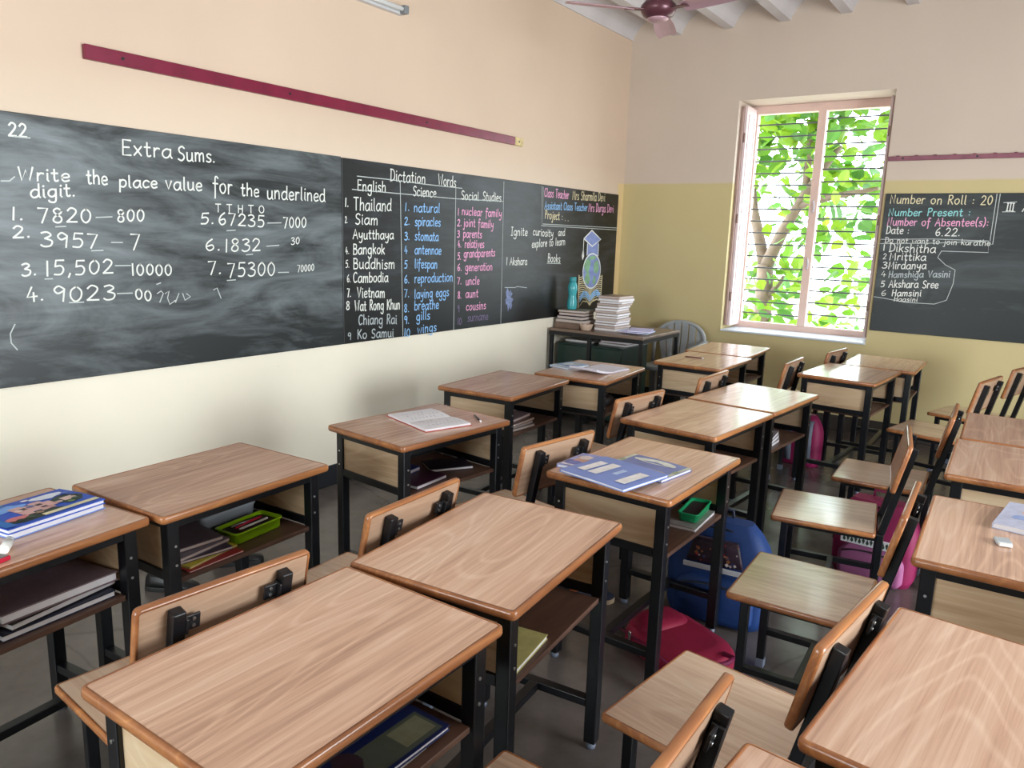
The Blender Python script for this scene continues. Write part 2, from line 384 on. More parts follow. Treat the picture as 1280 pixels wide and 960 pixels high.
for sx in (-1, 1):
    xw = sx * ((WX1 - WX0) / 2 - .035)
    mb = MB(); t = .024
    mb.span((xw - t / 2, -.26, .03), (xw + t / 2, -.004, 1.97)); 
    lf = mb.build('shutter_leaf', M['shutter'], win, .003)
    inner = xw - sx * (t / 2 + .003)
    mb = MB()
    for z0, z1 in ((.1, .95), (1.05, 1.9)):
        for y0, y1, a, b in ((-.215, -.2, z0, z1), (-.065, -.05, z0, z1), (-.215, -.05, z0, z0 + .015), (-.215, -.05, z1 - .015, z1)):
            mb.span((inner - .004, y0, a), (inner + .004, y1, b))
    mb.build('panel_moulding', M['shutter'], lf, .002)
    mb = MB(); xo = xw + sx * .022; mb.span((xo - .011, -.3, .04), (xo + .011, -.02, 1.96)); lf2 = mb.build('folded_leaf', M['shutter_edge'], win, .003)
    mb = MB()
    for z in (.3, 1.0, 1.7): mb.cyl((xw, -.262, z - .04), (xw, -.262, z + .04), .008, n=10)
    mb.build('hinge', M['shutter_edge'], lf)
mb = MB(); mb.span((WX0 + .002, -.02, WZ0 - .012), (WX1 - .002, FY, WZ0 + .004)); struct(mb.build('trim_1', mat('sill_paint', srgb(206, 212, 222), .3), bevel=.004))
# ------------------------------------------------------------------ chalk handwriting: single-stroke letters as thin ribbons
GL = {
'a': '6|5.2 5.4,3 6,1 4.5,.5 2,2 0,4 .6,5.2 3;!5.3 6,5.3 1.4,6.2 0', 'b': '5.5|!.8 10,.8 0;.8 4.5,2.5 6,4.8 5,5 2,3.2 0,.8 1', 'c': '5|4.8 5,3 6,1 4.8,.6 2,2 0,4.8 .8',
'd': '6|5.2 5,3 6,1 4.5,.6 2,2 0,4.2 .5,5.2 2.5;!5.2 10,5.2 1,6 0', 'e': '5|.8 3,4.6 3.4,4.2 5.5,2.5 6,.9 4.5,.7 2,2.2 0,4.8 .8', 'f': '4.4|4.4 9,3 10,2 8.5,2 0,1.8 -3.4;.2 5.6,4.2 5.6',
'g': '6|5.2 5.2,3 6,1 4.5,.8 2,2.4 .3,4.4 1,5.2 3;5.2 6,5.2 -2,4 -4,1.5 -3.5,1 -2.5', 'h': '5.5|!.8 10,.8 0;.8 4,2.8 6,4.6 5,4.8 0', 'i': '2|!1 6,1 .8,1.7 0;!.9 8.2,1.2 8.7',
'j': '3|2 6,2 -2.5,1 -4,0 -3;!1.9 8.2,2.2 8.7', 'k': '5|!.8 10,.8 0;!4.4 6,.9 2.8;!2 3.7,4.8 0', 'l': '2.4|!1 10,1 .8,1.9 0', 'm': '8|!.8 6,.8 0;.8 4,2.4 6,3.8 5,4 0;4 4,5.6 6,7 5,7.2 0',
'n': '5.5|!.8 6,.8 0;.8 4,2.6 6,4.4 5,4.7 0', 'o': '5.8|3.4 6,1 4.8,.6 2.2,2 .2,3.8 .2,5.2 2.5,4.8 5,3.4 6', 'p': '5.5|!.8 6,.8 -4;.8 4.5,2.6 6,4.8 5,5 2,3.2 0,.8 1',
'r': '4|!.8 6,.8 0;.8 3.8,2.2 5.8,3.8 5.6', 's': '4.6|4.2 5.2,2.6 6,1 5,1.6 3.5,3.6 2.4,4.1 1.1,2.6 0,.6 .6', 't': '4|1.8 9,1.8 1.2,2.8 0,3.8 .6;!.3 6,3.6 6', 'u': '5.5|.8 6,.9 1.2,2.4 0,4.4 1.5,4.8 6;!4.8 6,4.8 .8,5.5 0',
'v': '5|!.5 6,2.4 0,4.6 6', 'w': '7|!.5 6,1.8 0,3.6 5,5.2 0,6.6 6', 'x': '5|!.5 6,4.5 0;!4.5 6,.5 0', 'y': '5.5|.6 6,1 2.6,2.6 1.6,4.6 3.4;4.8 6,4.6 -1.5,3 -4,1 -3.2', 'z': '5|!.6 6,4.4 6,.6 0,4.6 0', 'q': '5.5|5 5,3 6,1 4.5,.8 2,2.4 .3,5 2.5;!5 6,5 -4',
'A': '7|!.4 0,3.5 10,6.6 0;!1.6 3.8,5.4 3.8', 'B': '6|!1 10,1 0;1 10,4.4 9.4,4.4 6.2,1 5.4;1 5.4,5.2 4.6,5 .6,1 0', 'C': '6|5.6 8.8,3.8 10,1.2 8,.8 3.5,2.4 .2,5.6 1.4', 'D': '6.4|!1 10,1 0;.2 10,4 9.6,6 6,5 1.6,.4 0',
'E': '5.6|!5.2 9.8,1 10,1 0,5.4 .2;!1 5.2,4.4 5.3', 'H': '6.4|!1 10,1 0;!5.6 10,5.6 0;!1 5.2,5.6 5.2', 'I': '4|!2 10,2 0;!.5 10,3.5 10;!.5 0,3.5 0', 'K': '6|!1 10,1 0;!5.4 10,1.2 4.6;!2.4 5.6,5.8 0', 'M': '8|!.8 0,1.4 10,4 3,6.6 10,7.2 0',
'N': '6.6|!1 0,1 10,5.6 0,5.6 10', 'P': '5.6|!1 10,1 0;.6 9.6,3.6 10,5.2 7.6,3.4 5.2,1 5', 'R': '6|!1 10,1 0;.6 9.6,3.6 10,5 7.6,3.4 5.4,1 5.2;!2.4 5.2,5.6 0', 'S': '5.6|5 8.8,3.2 10,1 8.4,1.6 5.8,4.2 4.4,5 2,3 0,.6 1', 'T': '6|!3 10,3 0;!.2 10,5.8 10',
'V': '6.4|!.6 10,3.2 0,6 10', 'W': '8.6|!.6 10,2.2 0,4.3 8,6.2 0,8 10', 'O': '6.6|3.6 10,1 8,.6 3.6,3 .1,5.8 2,5.9 7,3.6 10', 'X': '6|!.6 10,5.4 0;!5.4 10,.6 0',
'0': '5.6|3 10,1 7.5,.8 3,2.6 .1,4.6 2.4,4.9 7,3 10', '1': '2.4|!1.2 10,1.2 0', '2': '5.6|.8 8,2.4 10,4.6 8.6,4.2 5.6,.6 .2;!.6 .2,5.2 .2', '3': '5.4|.8 9.2,3 10,4.6 8,2.2 5.6;2.2 5.6,5 4,4.4 .8,2 0,.6 1', '4': '5.8|!3 10,.6 3.2,5.4 3.4;!3.8 6,3.8 0',
'5': '5.4|!4.8 10,1.4 10,1.1 5.8;1.1 5.8,3.6 6.2,4.8 3.6,3.6 .4,.8 .4', '6': '5.4|4 10,1.6 7,.8 3,2.4 0,4.6 1.8,4 4.8,1.2 3.6', '7': '5.2|!.6 10,4.8 10,2 0', '8': '5.4|4.4 8.6,2.6 10,1 8.4,2 6,4.4 3.6,4.2 .8,2.4 0,.8 1.6,1.6 4.2,4.2 6.8,4.4 8.6', '9': '5.2|4.6 8,2.4 10,.8 7.6,2.2 5.2,4.4 7,4.6 8;!4.6 8,4.2 0',
'.': '2|!.7 .2,1.1 .5', ':': '2.6|!1 1.2,1.4 1.5;!1 5,1.4 5.3', ',': '2|!1.3 .8,.6 -1.8', '-': '5|!.8 4.5,4.4 4.5', '(': '3|2.4 11,1 7.5,1 2.5,2.4 -1', ')': '3|.6 11,2 7.5,2 2.5,.6 -1', ' ': '4|',
}
def parse():
    out = {}
    for ch, s in GL.items():
        wd, st = s.split('|'); strokes = []
        for q in st.split(';'):
            if not q: continue
            sharp = q[0] == '!'
            P = [tuple(float(v) for v in p.split()) for p in q.lstrip('!').split(',')]
            if len(P) > 2 and not sharp:
                R = []
                for i in range(len(P) - 1):
                    p0, p1, p2, p3 = P[max(i - 1, 0)], P[i], P[i + 1], P[min(i + 2, len(P) - 1)]
                    for k in range(4):
                        t = k / 4
                        R.append(tuple(.5 * ((2 * b) + (c - a) * t + (2 * a - 5 * b + 4 * c - d) * t * t + (-a + 3 * b - 3 * c + d) * t ** 3) for a, b, c, d in zip(p0, p1, p2, p3)))
                R.append(P[-1]); P = R
            strokes.append(P)
        out[ch] = (float(wd), strokes)
    return out
GLY = parse()
_lift = [0]
def ribbon(mb, pts, wd, plane, lift, mi=0):
    """flat chalk stroke on a wall plane: pts are (u, z)"""
    P = [Vector(p) for p in pts]; n = len(P)
    if n < 2: return
    _lift[0] = (_lift[0] + 1) % 16; lift += _lift[0] * .00004      # strokes lie over one another
    l, r = [], []
    for i in range(n):
        d = (P[min(i + 1, n - 1)] - P[max(i - 1, 0)])
        if d.length < 1e-7: d = Vector((1, 0))
        d.normalize(); nm = Vector((-d.y, d.x)) * wd / 2
        e = Vector((0, 0))
        if i == 0: e = -d * wd * .35
        if i == n - 1: e = d * wd * .35
        l.append(P[i] + nm + e); r.append(P[i] - nm + e)
    to3 = (lambda p: (lift, p[0], p[1])) if plane == 'x' else (lambda p: (p[0], -lift, p[1]))
    mb.add([to3(p) for p in l] + [to3(p) for p in r], [(i, i + 1, n + i + 1, n + i) for i in range(n - 1)], mi)
def write(mb, text, u0, z0, u1, z1, cap, wd, plane, lift):
    adv = [GLY[c][0] + 1.1 for c in text]; tot = sum(adv) - 1.1
    sx = (u1 - u0) / tot; x = 0; rnd = random.Random(text)
    for c, a in zip(text, adv):
        sl = .06 + rnd.uniform(-.04, .04); dz = rnd.uniform(-.03, .03) * cap
        for st in GLY[c][1]:
            pts = []
            for px, py in st:
                t = (x + px + py * sl * .6) / tot
                pts.append((u0 + (u1 - u0) * t, z0 + (z1 - z0) * t + dz + py / 10 * cap))
            ribbon(mb, pts, wd, plane, lift)
        x += a
TXT_SUMS=[('22',-5.38,1.878,-5.31,1.881,0.051,'w'),('Extra',-4.93,1.853,-4.69,1.86,0.066,'w'),('Sums.',-4.66,1.854,-4.46,1.861,0.065,'w'),('Write',-5.36,1.708,-5.16,1.72,0.052,'w'),('the',-5.09,1.717,-5.0,1.717,0.059,'w'),('place',-4.95,1.71,-4.77,1.719,0.052,'w'),('value',-4.73,1.716,-4.54,1.72,0.061,'w'),('for',-4.48,1.718,-4.37,1.716,0.078,'w'),('the',-4.32,1.713,-4.21,1.712,0.063,'w'),('underlined',-4.16,1.705,-3.76,1.712,0.07,'w'),('digit.',-5.32,1.643,-5.14,1.66,0.053,'w'),('1.',-5.4,1.554,-5.35,1.553,0.049,'w'),('7820',-5.3,1.545,-5.08,1.552,0.059,'w'),('800',-4.97,1.558,-4.84,1.566,0.053,'w'),('2.',-5.4,1.481,-5.33,1.484,0.047,'w'),('3957',-5.3,1.448,-5.06,1.44,0.06,'w'),('7',-4.92,1.433,-4.87,1.433,0.07,'w'),('3.',-5.38,1.325,-5.32,1.33,0.05,'w'),('15,502',-5.29,1.326,-5.0,1.331,0.061,'w'),('10000',-4.92,1.321,-4.72,1.313,0.052,'w'),('4.',-5.37,1.22,-5.3,1.224,0.059,'w'),('9023',-5.27,1.215,-5.0,1.211,0.065,'w'),('00',-4.91,1.214,-4.83,1.194,0.049,'w'),('5.',-4.56,1.561,-4.48,1.567,0.051,'w'),('67235',-4.46,1.561,-4.18,1.556,0.059,'w'),('7000',-4.06,1.555,-3.9,1.561,0.056,'w'),('6.',-4.54,1.431,-4.45,1.434,0.055,'w'),('1832',-4.43,1.425,-4.21,1.435,0.063,'w'),('30',-4.01,1.466,-3.95,1.47,0.037,'w'),('7.',-4.53,1.312,-4.45,1.318,0.065,'w'),('75300',-4.42,1.297,-4.12,1.299,0.071,'w'),('70000',-3.97,1.314,-3.85,1.32,0.038,'w'),('T T H T O',-4.47,1.623,-4.18,1.628,0.038,'w')]
LIN_SUMS=[('w',[(-5.36,1.878),(-5.3,1.879)]),('w',[(-5.06,1.574),(-4.99,1.579)]),('w',[(-5.0,1.467),(-4.95,1.467)]),('w',[(-4.99,1.364),(-4.92,1.364)]),('w',[(-4.99,1.239),(-4.92,1.238)]),('w',[(-4.16,1.578),(-4.07,1.582)]),('w',[(-4.17,1.456),(-4.09,1.462)]),('w',[(-4.1,1.315),(-4.03,1.315)]),('w',[(-5.23,1.529),(-5.19,1.532)]),('w',[(-5.09,1.43),(-5.04,1.432)]),('w',[(-5.29,1.313),(-5.26,1.313)]),('w',[(-5.2,1.209),(-5.14,1.208)]),('w',[(-4.41,1.532),(-4.36,1.536)]),('w',[(-4.3,1.411),(-4.26,1.414)]),('w',[(-4.42,1.281),(-4.37,1.283)]),('w',[(-5.42,1.702),(-5.39,1.704),(-5.37,1.722)]),('w',[(-4.8,1.231),(-4.78,1.242),(-4.77,1.23),(-4.79,1.189)]),('w',[(-4.76,1.229),(-4.74,1.24),(-4.75,1.207),(-4.74,1.176),(-4.71,1.194)]),('w',[(-4.71,1.185),(-4.69,1.226)]),('w',[(-4.67,1.225),(-4.66,1.192),(-4.63,1.208),(-4.65,1.224)]),('w',[(-4.8,1.274),(-4.78,1.28)]),('w',[(-4.5,1.236),(-4.48,1.245),(-4.46,1.193)]),('w',[(-5.42,1.131),(-5.44,1.094),(-5.44,1.056),(-5.42,1.026)])]
TXT_WORDS=[('Dictation',-3.23,1.865,-2.9,1.871,0.071,'w'),('Words',-2.77,1.874,-2.58,1.872,0.071,'w'),('English',-3.51,1.788,-3.27,1.796,0.062,'w'),('Science',-3.02,1.788,-2.79,1.79,0.061,'w'),('Social',-2.52,1.795,-2.32,1.795,0.059,'w'),('Studies',-2.27,1.799,-2.04,1.804,0.062,'w'),('1.',-3.61,1.692,-3.58,1.691,0.049,'w'),('Thailand',-3.54,1.671,-3.22,1.682,0.074,'w'),('2.',-3.61,1.596,-3.59,1.597,0.038,'w'),('Siam',-3.53,1.591,-3.34,1.593,0.063,'w'),('Ayutthaya',-3.55,1.503,-3.2,1.508,0.057,'w'),('4.',-3.61,1.413,-3.58,1.416,0.04,'w'),('Bangkok',-3.55,1.413,-3.28,1.415,0.061,'w'),('5.',-3.61,1.334,-3.58,1.336,0.043,'w'),('Buddhism',-3.55,1.326,-3.19,1.32,0.062,'w'),('6.',-3.6,1.246,-3.57,1.248,0.043,'w'),('Cambodia',-3.55,1.243,-3.25,1.238,0.061,'w'),('7.',-3.6,1.158,-3.57,1.159,0.049,'w'),('Vietnam',-3.52,1.15,-3.28,1.141,0.063,'w'),('8',-3.61,1.08,-3.58,1.081,0.049,'w'),('Wat Rong Khun',-3.54,1.069,-3.14,1.059,0.063,'w'),('Chiang Rai',-3.51,0.983,-3.17,0.963,0.061,'f'),('9',-3.6,0.896,-3.57,0.897,0.044,'f'),('Ko Samui',-3.52,0.894,-3.2,0.881,0.057,'f'),('natural',-3.01,1.685,-2.75,1.693,0.059,'b'),('spiracles',-3.0,1.597,-2.74,1.601,0.059,'b'),('stomata',-3.0,1.503,-2.76,1.503,0.06,'b'),('antennae',-3.0,1.414,-2.73,1.41,0.06,'b'),('lifespan',-3.0,1.322,-2.77,1.315,0.061,'b'),('reproduction',-3.0,1.223,-2.6,1.223,0.062,'b'),('laying eggs',-3.0,1.118,-2.64,1.121,0.062,'b'),('breathe',-3.0,1.043,-2.75,1.036,0.062,'b'),('gills',-2.98,0.97,-2.84,0.971,0.061,'b'),('wings',-2.97,0.88,-2.77,0.883,0.06,'b'),('1.',-3.1,1.689,-3.05,1.693,0.048,'b'),('2.',-3.1,1.599,-3.05,1.602,0.049,'b'),('3.',-3.1,1.502,-3.05,1.504,0.049,'b'),('4',-3.1,1.415,-3.07,1.417,0.049,'b'),('5',-3.1,1.32,-3.07,1.321,0.049,'b'),('6.',-3.1,1.224,-3.05,1.224,0.05,'b'),('7.',-3.1,1.134,-3.05,1.133,0.05,'b'),('8.',-3.1,1.035,-3.05,1.033,0.051,'b'),('9.',-3.1,0.958,-3.05,0.955,0.05,'b'),('10',-3.1,0.872,-3.04,0.869,0.052,'b'),('nuclear family',-2.51,1.687,-2.03,1.688,0.057,'p'),('joint family',-2.49,1.608,-2.13,1.604,0.058,'p'),('parents',-2.49,1.529,-2.27,1.53,0.058,'p'),('relatives',-2.47,1.458,-2.24,1.458,0.058,'p'),('grandparents',-2.48,1.388,-2.1,1.397,0.059,'p'),('generation',-2.46,1.292,-2.13,1.29,0.059,'p'),('uncle',-2.45,1.19,-2.29,1.191,0.059,'p'),('aunt',-2.45,1.1,-2.3,1.096,0.06,'p'),('cousins',-2.44,1.006,-2.2,1.002,0.06,'p'),('surname',-2.42,0.924,-2.17,0.919,0.058,'q'),('1',-2.56,1.682,-2.54,1.684,0.046,'p'),('2.',-2.56,1.607,-2.51,1.609,0.046,'p'),('3',-2.56,1.528,-2.53,1.53,0.046,'p'),('4.',-2.55,1.458,-2.51,1.46,0.047,'p'),('5.',-2.55,1.375,-2.51,1.376,0.047,'p'),('6.',-2.55,1.294,-2.5,1.295,0.047,'p'),('7.',-2.55,1.2,-2.5,1.2,0.047,'p'),('8.',-2.54,1.098,-2.5,1.097,0.048,'p'),('9',-2.54,1.002,-2.52,1.002,0.048,'q'),('10',-2.54,0.909,-2.49,0.907,0.048,'q'),('Class Teacher',-1.44,1.874,-1.05,1.877,0.069,'p'),('Mrs Sharmila Devi',-0.99,1.876,-0.4,1.892,0.074,'y'),('Assistant Class Teacher',-1.43,1.776,-0.72,1.791,0.063,'b'),('Mrs Durga Devi',-0.7,1.788,-0.22,1.798,0.072,'p'),('Project : . .',-1.42,1.7,-1.04,1.693,0.067,'y'),('Ignite',-1.9,1.556,-1.67,1.557,0.063,'w'),('curiosity',-1.59,1.562,-1.28,1.554,0.061,'w'),('and',-1.2,1.565,-1.09,1.567,0.06,'w'),('explore to learn',-1.6,1.463,-1.08,1.491,0.062,'w'),('Books',-1.35,1.347,-1.15,1.339,0.068,'w'),('1 Akshara',-1.95,1.327,-1.66,1.327,0.059,'w')]
LIN_WORDS=[('w',[(-3.51,1.872),(-3.24,1.873),(-2.9,1.868),(-2.51,1.868)]),('w',[(-3.55,1.793),(-3.13,1.793)]),('w',[(-3.13,1.793),(-2.58,1.793),(-2.02,1.805)]),('w',[(-3.14,1.872),(-3.11,0.867)]),('w',[(-2.58,1.865),(-2.58,0.873)]),('w',[(-2.01,1.95),(-2.0,0.869)]),('w',[(-1.48,1.952),(-1.47,1.641),(-0.12,1.639)]),('w',[(-1.46,1.95),(-1.45,1.655),(-0.12,1.657)]),('w',[(-1.36,1.335),(-1.14,1.329)]),('w',[(-1.96,1.154),(-1.82,1.149),(-1.79,1.156),(-1.65,1.141)])]
TXT_ROLL=[('Number on Roll : 20',2.33,1.896,3.04,1.888,0.066,'y'),('Number Present :',2.33,1.8,2.91,1.805,0.057,'c'),('Number of Absentee(s):',2.32,1.726,3.03,1.731,0.06,'p'),('Date :',2.33,1.659,2.51,1.663,0.059,'w'),('6.22.',2.71,1.651,2.88,1.655,0.059,'w'),('Do not want to join karathe',2.34,1.59,3.07,1.589,0.042,'w'),('1',2.34,1.529,2.35,1.529,0.046,'w'),('Dikshitha',2.4,1.519,2.73,1.523,0.065,'w'),('2',2.35,1.459,2.38,1.461,0.043,'w'),('Mrittika',2.41,1.455,2.67,1.46,0.058,'w'),('3',2.36,1.387,2.4,1.388,0.049,'w'),('Mirdanya',2.41,1.384,2.68,1.396,0.059,'w'),('4',2.36,1.32,2.4,1.322,0.043,'w'),('Hamshiga Vasini',2.42,1.315,2.85,1.342,0.051,'f'),('5',2.37,1.236,2.4,1.238,0.047,'w'),('Akshara Sree',2.43,1.238,2.78,1.252,0.059,'w'),('6',2.38,1.166,2.42,1.168,0.044,'w'),('Hamsini',2.46,1.169,2.67,1.183,0.05,'w'),('Haasini',2.48,1.129,2.65,1.137,0.036,'w'),('III',3.15,1.843,3.2,1.844,0.056,'w'),('A',3.25,1.84,3.3,1.84,0.062,'w')]
LIN_ROLL=[('w',[(2.32,1.581),(2.72,1.597),(3.07,1.623)]),('w',[(2.33,1.615),(2.7,1.628),(3.07,1.623),(3.08,1.538),(2.77,1.538)]),('w',[(3.08,1.967),(3.08,1.625)]),('w',[(3.1,1.966),(3.1,1.599),(3.08,1.598)]),('w',[(2.77,1.538),(2.75,1.488),(2.81,1.434),(2.88,1.398),(2.88,1.294),(2.85,1.163),(2.77,1.128),(2.57,1.126),(2.41,1.148),(2.33,1.155)]),('w',[(3.13,1.903),(3.21,1.909)]),('w',[(3.13,1.837),(3.21,1.838)])]
DRAW={'cap': [(-0.76,1.546),(-0.62,1.623),(-0.44,1.544),(-0.6,1.48)],'body': [(-0.7,1.519),(-0.69,1.413),(-0.47,1.409),(-0.48,1.526)],'tassel': [(-0.76,1.544),(-0.76,1.42)],'globe': [(-0.75,1.26),(-0.41,1.254),(-0.6,1.409),(-0.57,1.099)],'book': [(-0.81,1.219),(-0.8,0.925),(-0.58,0.949),(-0.37,0.961),(-0.38,1.204),(-0.59,1.093)],'smear': [(-1.96,1.14),(-1.84,1.122),(-1.85,0.991),(-1.93,1.023)]}
# ------------------------------------------------------------------ chalkboards
def board(name, mb_args, material, label, texts, lines, plane, lift, wd):
    b = MB(); b.span(*mb_args); o = b.build(name, material, bevel=.003); tag(o, label, 'chalkboard')
    groups = {}
    for t in texts:
        mb = groups.setdefault(t[6], MB()); write(mb, *t[:6], wd * (.7 if t[5] < .045 else 1), plane, lift)
    names = {'w': 'white', 'b': 'blue', 'p': 'pink', 'y': 'cream', 'c': 'cyan', 'f': 'faded white', 'q': 'faded pink'}
    for k, mb in groups.items():
        c = mb.build('chalk_writing', M['chalk'][k], o); c['label'] = names[k] + ' chalk handwriting'
    mb = MB()
    for col, pts in lines: ribbon(mb, pts, wd * .7, plane, lift)
    mb.build('chalk_lines', M['chalk']['o'], o)
    return o
board('chalkboard', ((.001, -8.3, .872), (.014, -3.632, 1.972)), M['board_dusty'], 'long dusty grey slate chalkboard of extra sums about place value', TXT_SUMS, LIN_SUMS, 'x', .0155, .0074)
bw = board('chalkboard', ((.001, -3.628, .872), (.014, -.122, 1.968)), M['board_clean'], 'black chalkboard with dictation word columns and a drawn globe', TXT_WORDS, LIN_WORDS, 'x', .0155, .0074)
board('chalkboard', ((2.328, -.014, .88), (4.9, -.001, 1.973)), M['board_far'], 'slate chalkboard with the roll count beside the window', [(a, u0 + max(0, 2.362 - u0), z0, u1 + .6 * max(0, 2.362 - u0), z1, c, k) for a, u0, z0, u1, z1, c, k in TXT_ROLL], LIN_ROLL, 'y', .0155, .0068)
# chalk drawing: graduation cap, globe, open book
def flat(name, polys, material, lift, label=None):
    mb = MB()
    for P in polys: mb.add([(lift, y, z) for y, z in P], [tuple(range(len(P)))])
    o = mb.build(name, material, bw)
    if label: o['label'] = label
    return o
gx, gz, ga, gb = -.585, 1.255, .165, .158
ell = [(gx + ga * math.cos(2 * math.pi * k / 40), gz + gb * math.sin(2 * math.pi * k / 40)) for k in range(40)]
flat('globe_drawing', [ell], M['lilac'], .0172, 'lilac and green chalk globe')
blobs = []
for c0, c1, a, b, sd in ((-.67, 1.31, .07, .075, 1), (-.66, 1.19, .05, .07, 2), (-.50, 1.29, .055, .07, 3), (-.53, 1.17, .035, .045, 4), (-.58, 1.375, .07, .022, 5)):
    rn = random.Random(sd)
    blobs.append([(c0 + a * rn.uniform(.7, 1.1) * math.cos(2 * math.pi * k / 14), c1 + b * rn.uniform(.7, 1.1) * math.sin(2 * math.pi * k / 14)) for k in range(14)])
blobs = [[(gx + (y - gx) * min(1, .97 / max(1e-6, math.hypot((y - gx) / ga, (z - gz) / gb))), gz + (z - gz) * min(1, .97 / max(1e-6, math.hypot((y - gx) / ga, (z - gz) / gb)))) for y, z in P] for P in blobs]
flat('continents_drawing', blobs, M['greenc'], .0174)
flat('cap_body_drawing', [[(-.69, 1.52), (-.69, 1.40), (-.47, 1.395), (-.48, 1.525)]], M['lilac'], .0166, 'lilac chalk cap body')
flat('cap_drawing', [DRAW['cap']], M['lilac'], .0170, 'lilac chalk graduation cap')
mb = MB()
for P in (DRAW['cap'] + DRAW['cap'][:1], [(-.69, 1.50), (-.69, 1.40)], [(-.48, 1.50), (-.48, 1.395)], ell + ell[:1]): ribbon(mb, P, .012, 'x', .0178)
ribbon(mb, [(-.76, 1.546), (-.762, 1.43)], .01, 'x', .0178); ribbon(mb, [(-.765, 1.43), (-.775, 1.39), (-.765, 1.365), (-.752, 1.39), (-.76, 1.43)], .02, 'x', .0178)
mb.build('cap_outline', M['chalk']['w'], bw)
mb = MB()
for k in range(11):                                  # book pages drawn as nested arcs
    z = 1.20 - k * .019
    ribbon(mb, [(-.80, z), (-.74, z + .008), (-.68, z - .004), (-.62, z - .045), (-.60, z - .07)], .007, 'x', .0153)
    ribbon(mb, [(-.38, z), (-.44, z + .008), (-.50, z - .004), (-.56, z - .045), (-.58, z - .07)], .007, 'x', .0153)
ribbon(mb, [(-.81, 1.22), (-.80, .925), (-.72, .985), (-.64, .975), (-.59, .945)], .012, 'x', .0153)
ribbon(mb, [(-.375, 1.21), (-.38, .95), (-.45, .99), (-.54, .975), (-.59, .945)], .012, 'x', .0153)
ribbon(mb, [(-.59, 1.10), (-.59, .945)], .012, 'x', .0153)
mb.build('book_drawing', M['chalk']['y'], bw)
mb = MB()
for dz in (0, .02, .04): ribbon(mb, [(-.78, .985 + dz), (-.72, 1.03 + dz), (-.65, 1.02 + dz), (-.60, .985 + dz)], .016, 'x', .0158); ribbon(mb, [(-.40, .995 + dz), (-.46, 1.035 + dz), (-.53, 1.02 + dz), (-.58, .985 + dz)], .016, 'x', .0158)
mb.build('page_shading', M['chalk']['b'], bw)
rn = random.Random(2)
flat('chalk_smear', [[(-1.90 + .055 * rn.uniform(.5, 1.25) * math.cos(6.283 * k / 22), 1.06 + .085 * rn.uniform(.55, 1.2) * math.sin(6.283 * k / 22)) for k in range(22)]], mat('rubbed_chalk', srgb(126, 136, 170), .9, .35, 40), .0154)

# ------------------------------------------------------------------ rails, tube light, fan
def rail(name, a, b, h, t, axis, m, label):
    mb = MB(); mb.span(a, b); o = mb.build(name, m, bevel=.004); return tag(o, label, 'rail')
# left wall rail slopes very slightly; bare tip at its far end
o = rail('hanging_rail', (0, -5.06, 2.228), (.026, -1.89, 2.288), 0, 0, 'y', M['rail'], 'long maroon wooden hanging rail above the left-hand boards')
mb = MB(); mb.span((0, -1.888, 2.229), (.026, -1.78, 2.287)); c = mb.build('bare_tip', M['railtip'], o, .004); c['label'] = 'bare yellow wood tip'
mb = MB()
for y in (-1.84, -2.9, -4.0, -4.9): mb.cyl((.024, y, 2.258), (.029, y, 2.258), .007, n=10)
mb.build('screw_head', M['plate'], o)
o = rail('hanging_rail', (2.312, -.024, 2.222), (4.9, 0, 2.256), 0, 0, 'x', M['far_rail'], 'faded maroon hanging rail above the roll chalkboard')
mb = MB()
for k in range(20): mb.cyl((2.38 + k * .13, -.014, 2.256), (2.38 + k * .13, -.014, 2.262), .012, n=8)
mb.build('peg_stub', M['far_rail'], o)
mb = MB()
for k in range(5): mb.cyl((2.42 + k * .5, -.022, 2.239), (2.42 + k * .5, -.028, 2.239), .008, n=8)
mb.build('nail_head', M['plate'], o)

t = empty('tube_light', (0, -3.74, 2.875), 0, 'white fluorescent tube batten high on the left wall', 'light')
M['batten'] = mat('batten_grey', srgb(196, 196, 198), .35); M['tube'] = mat('tube_glass', srgb(232, 234, 236), .2); M['cap'] = mat('end_cap', srgb(120, 124, 128), .4)
mb = MB(); mb.span((0, -.61, -.025), (.035, .61, .025)); mb.build('batten', M['batten'], t, .004)
mb = MB(); mb.cyl((.058, -.57, 0), (.058, .57, 0), .014, n=16); mb.build('glass_tube', M['tube'], t)
for s in (-1, 1):
    mb = MB(); mb.span((.0, s * .575, -.024), (.076, s * .615, .024)); mb.build('end_cap', M['cap'], t, .006)

fan = empty('ceiling_fan', (1.333, -2.3, 2.905), 0, 'maroon ceiling fan with three pinkish blades', 'fan')
M['fan'] = mat('fan_maroon_metal', srgb(92, 52, 62), .3, .1, 10, metal=.3); M['blade'] = mat('fan_blade_pink', srgb(186, 150, 160), .3, .06, 6, metal=.25); M['blade_under'] = M['blade']
mb = MB(); mb.lathe([(.0, -.045), (.05, -.045), (.088, -.03), (.104, -.005), (.108, .012), (.104, .03), (.08, .055), (.045, .07), (.03, .075), (0, .075)], n=36); mb.build('motor', M['fan'], fan)
mb = MB(); mb.lathe([(.0, -.062), (.04, -.06), (.062, -.05), (.066, -.043), (0, -.043)], n=30); mb.build('bottom_cover', M['blade'], fan)
mb = MB(); mb.cyl((0, 0, .06), (0, 0, RZ + .1 - 2.905), .012, n=14); mb.lathe([(.012, .10), (.05, .085), (.05, .07), (.012, .066)], n=20)
mb.lathe([(.014, RZ - .06 - 2.905), (.06, RZ + .03 - 2.905), (.06, RZ + .07 - 2.905), (.014, RZ + .07 - 2.905)], n=20); mb.build('down_rod', M['fan'], fan)
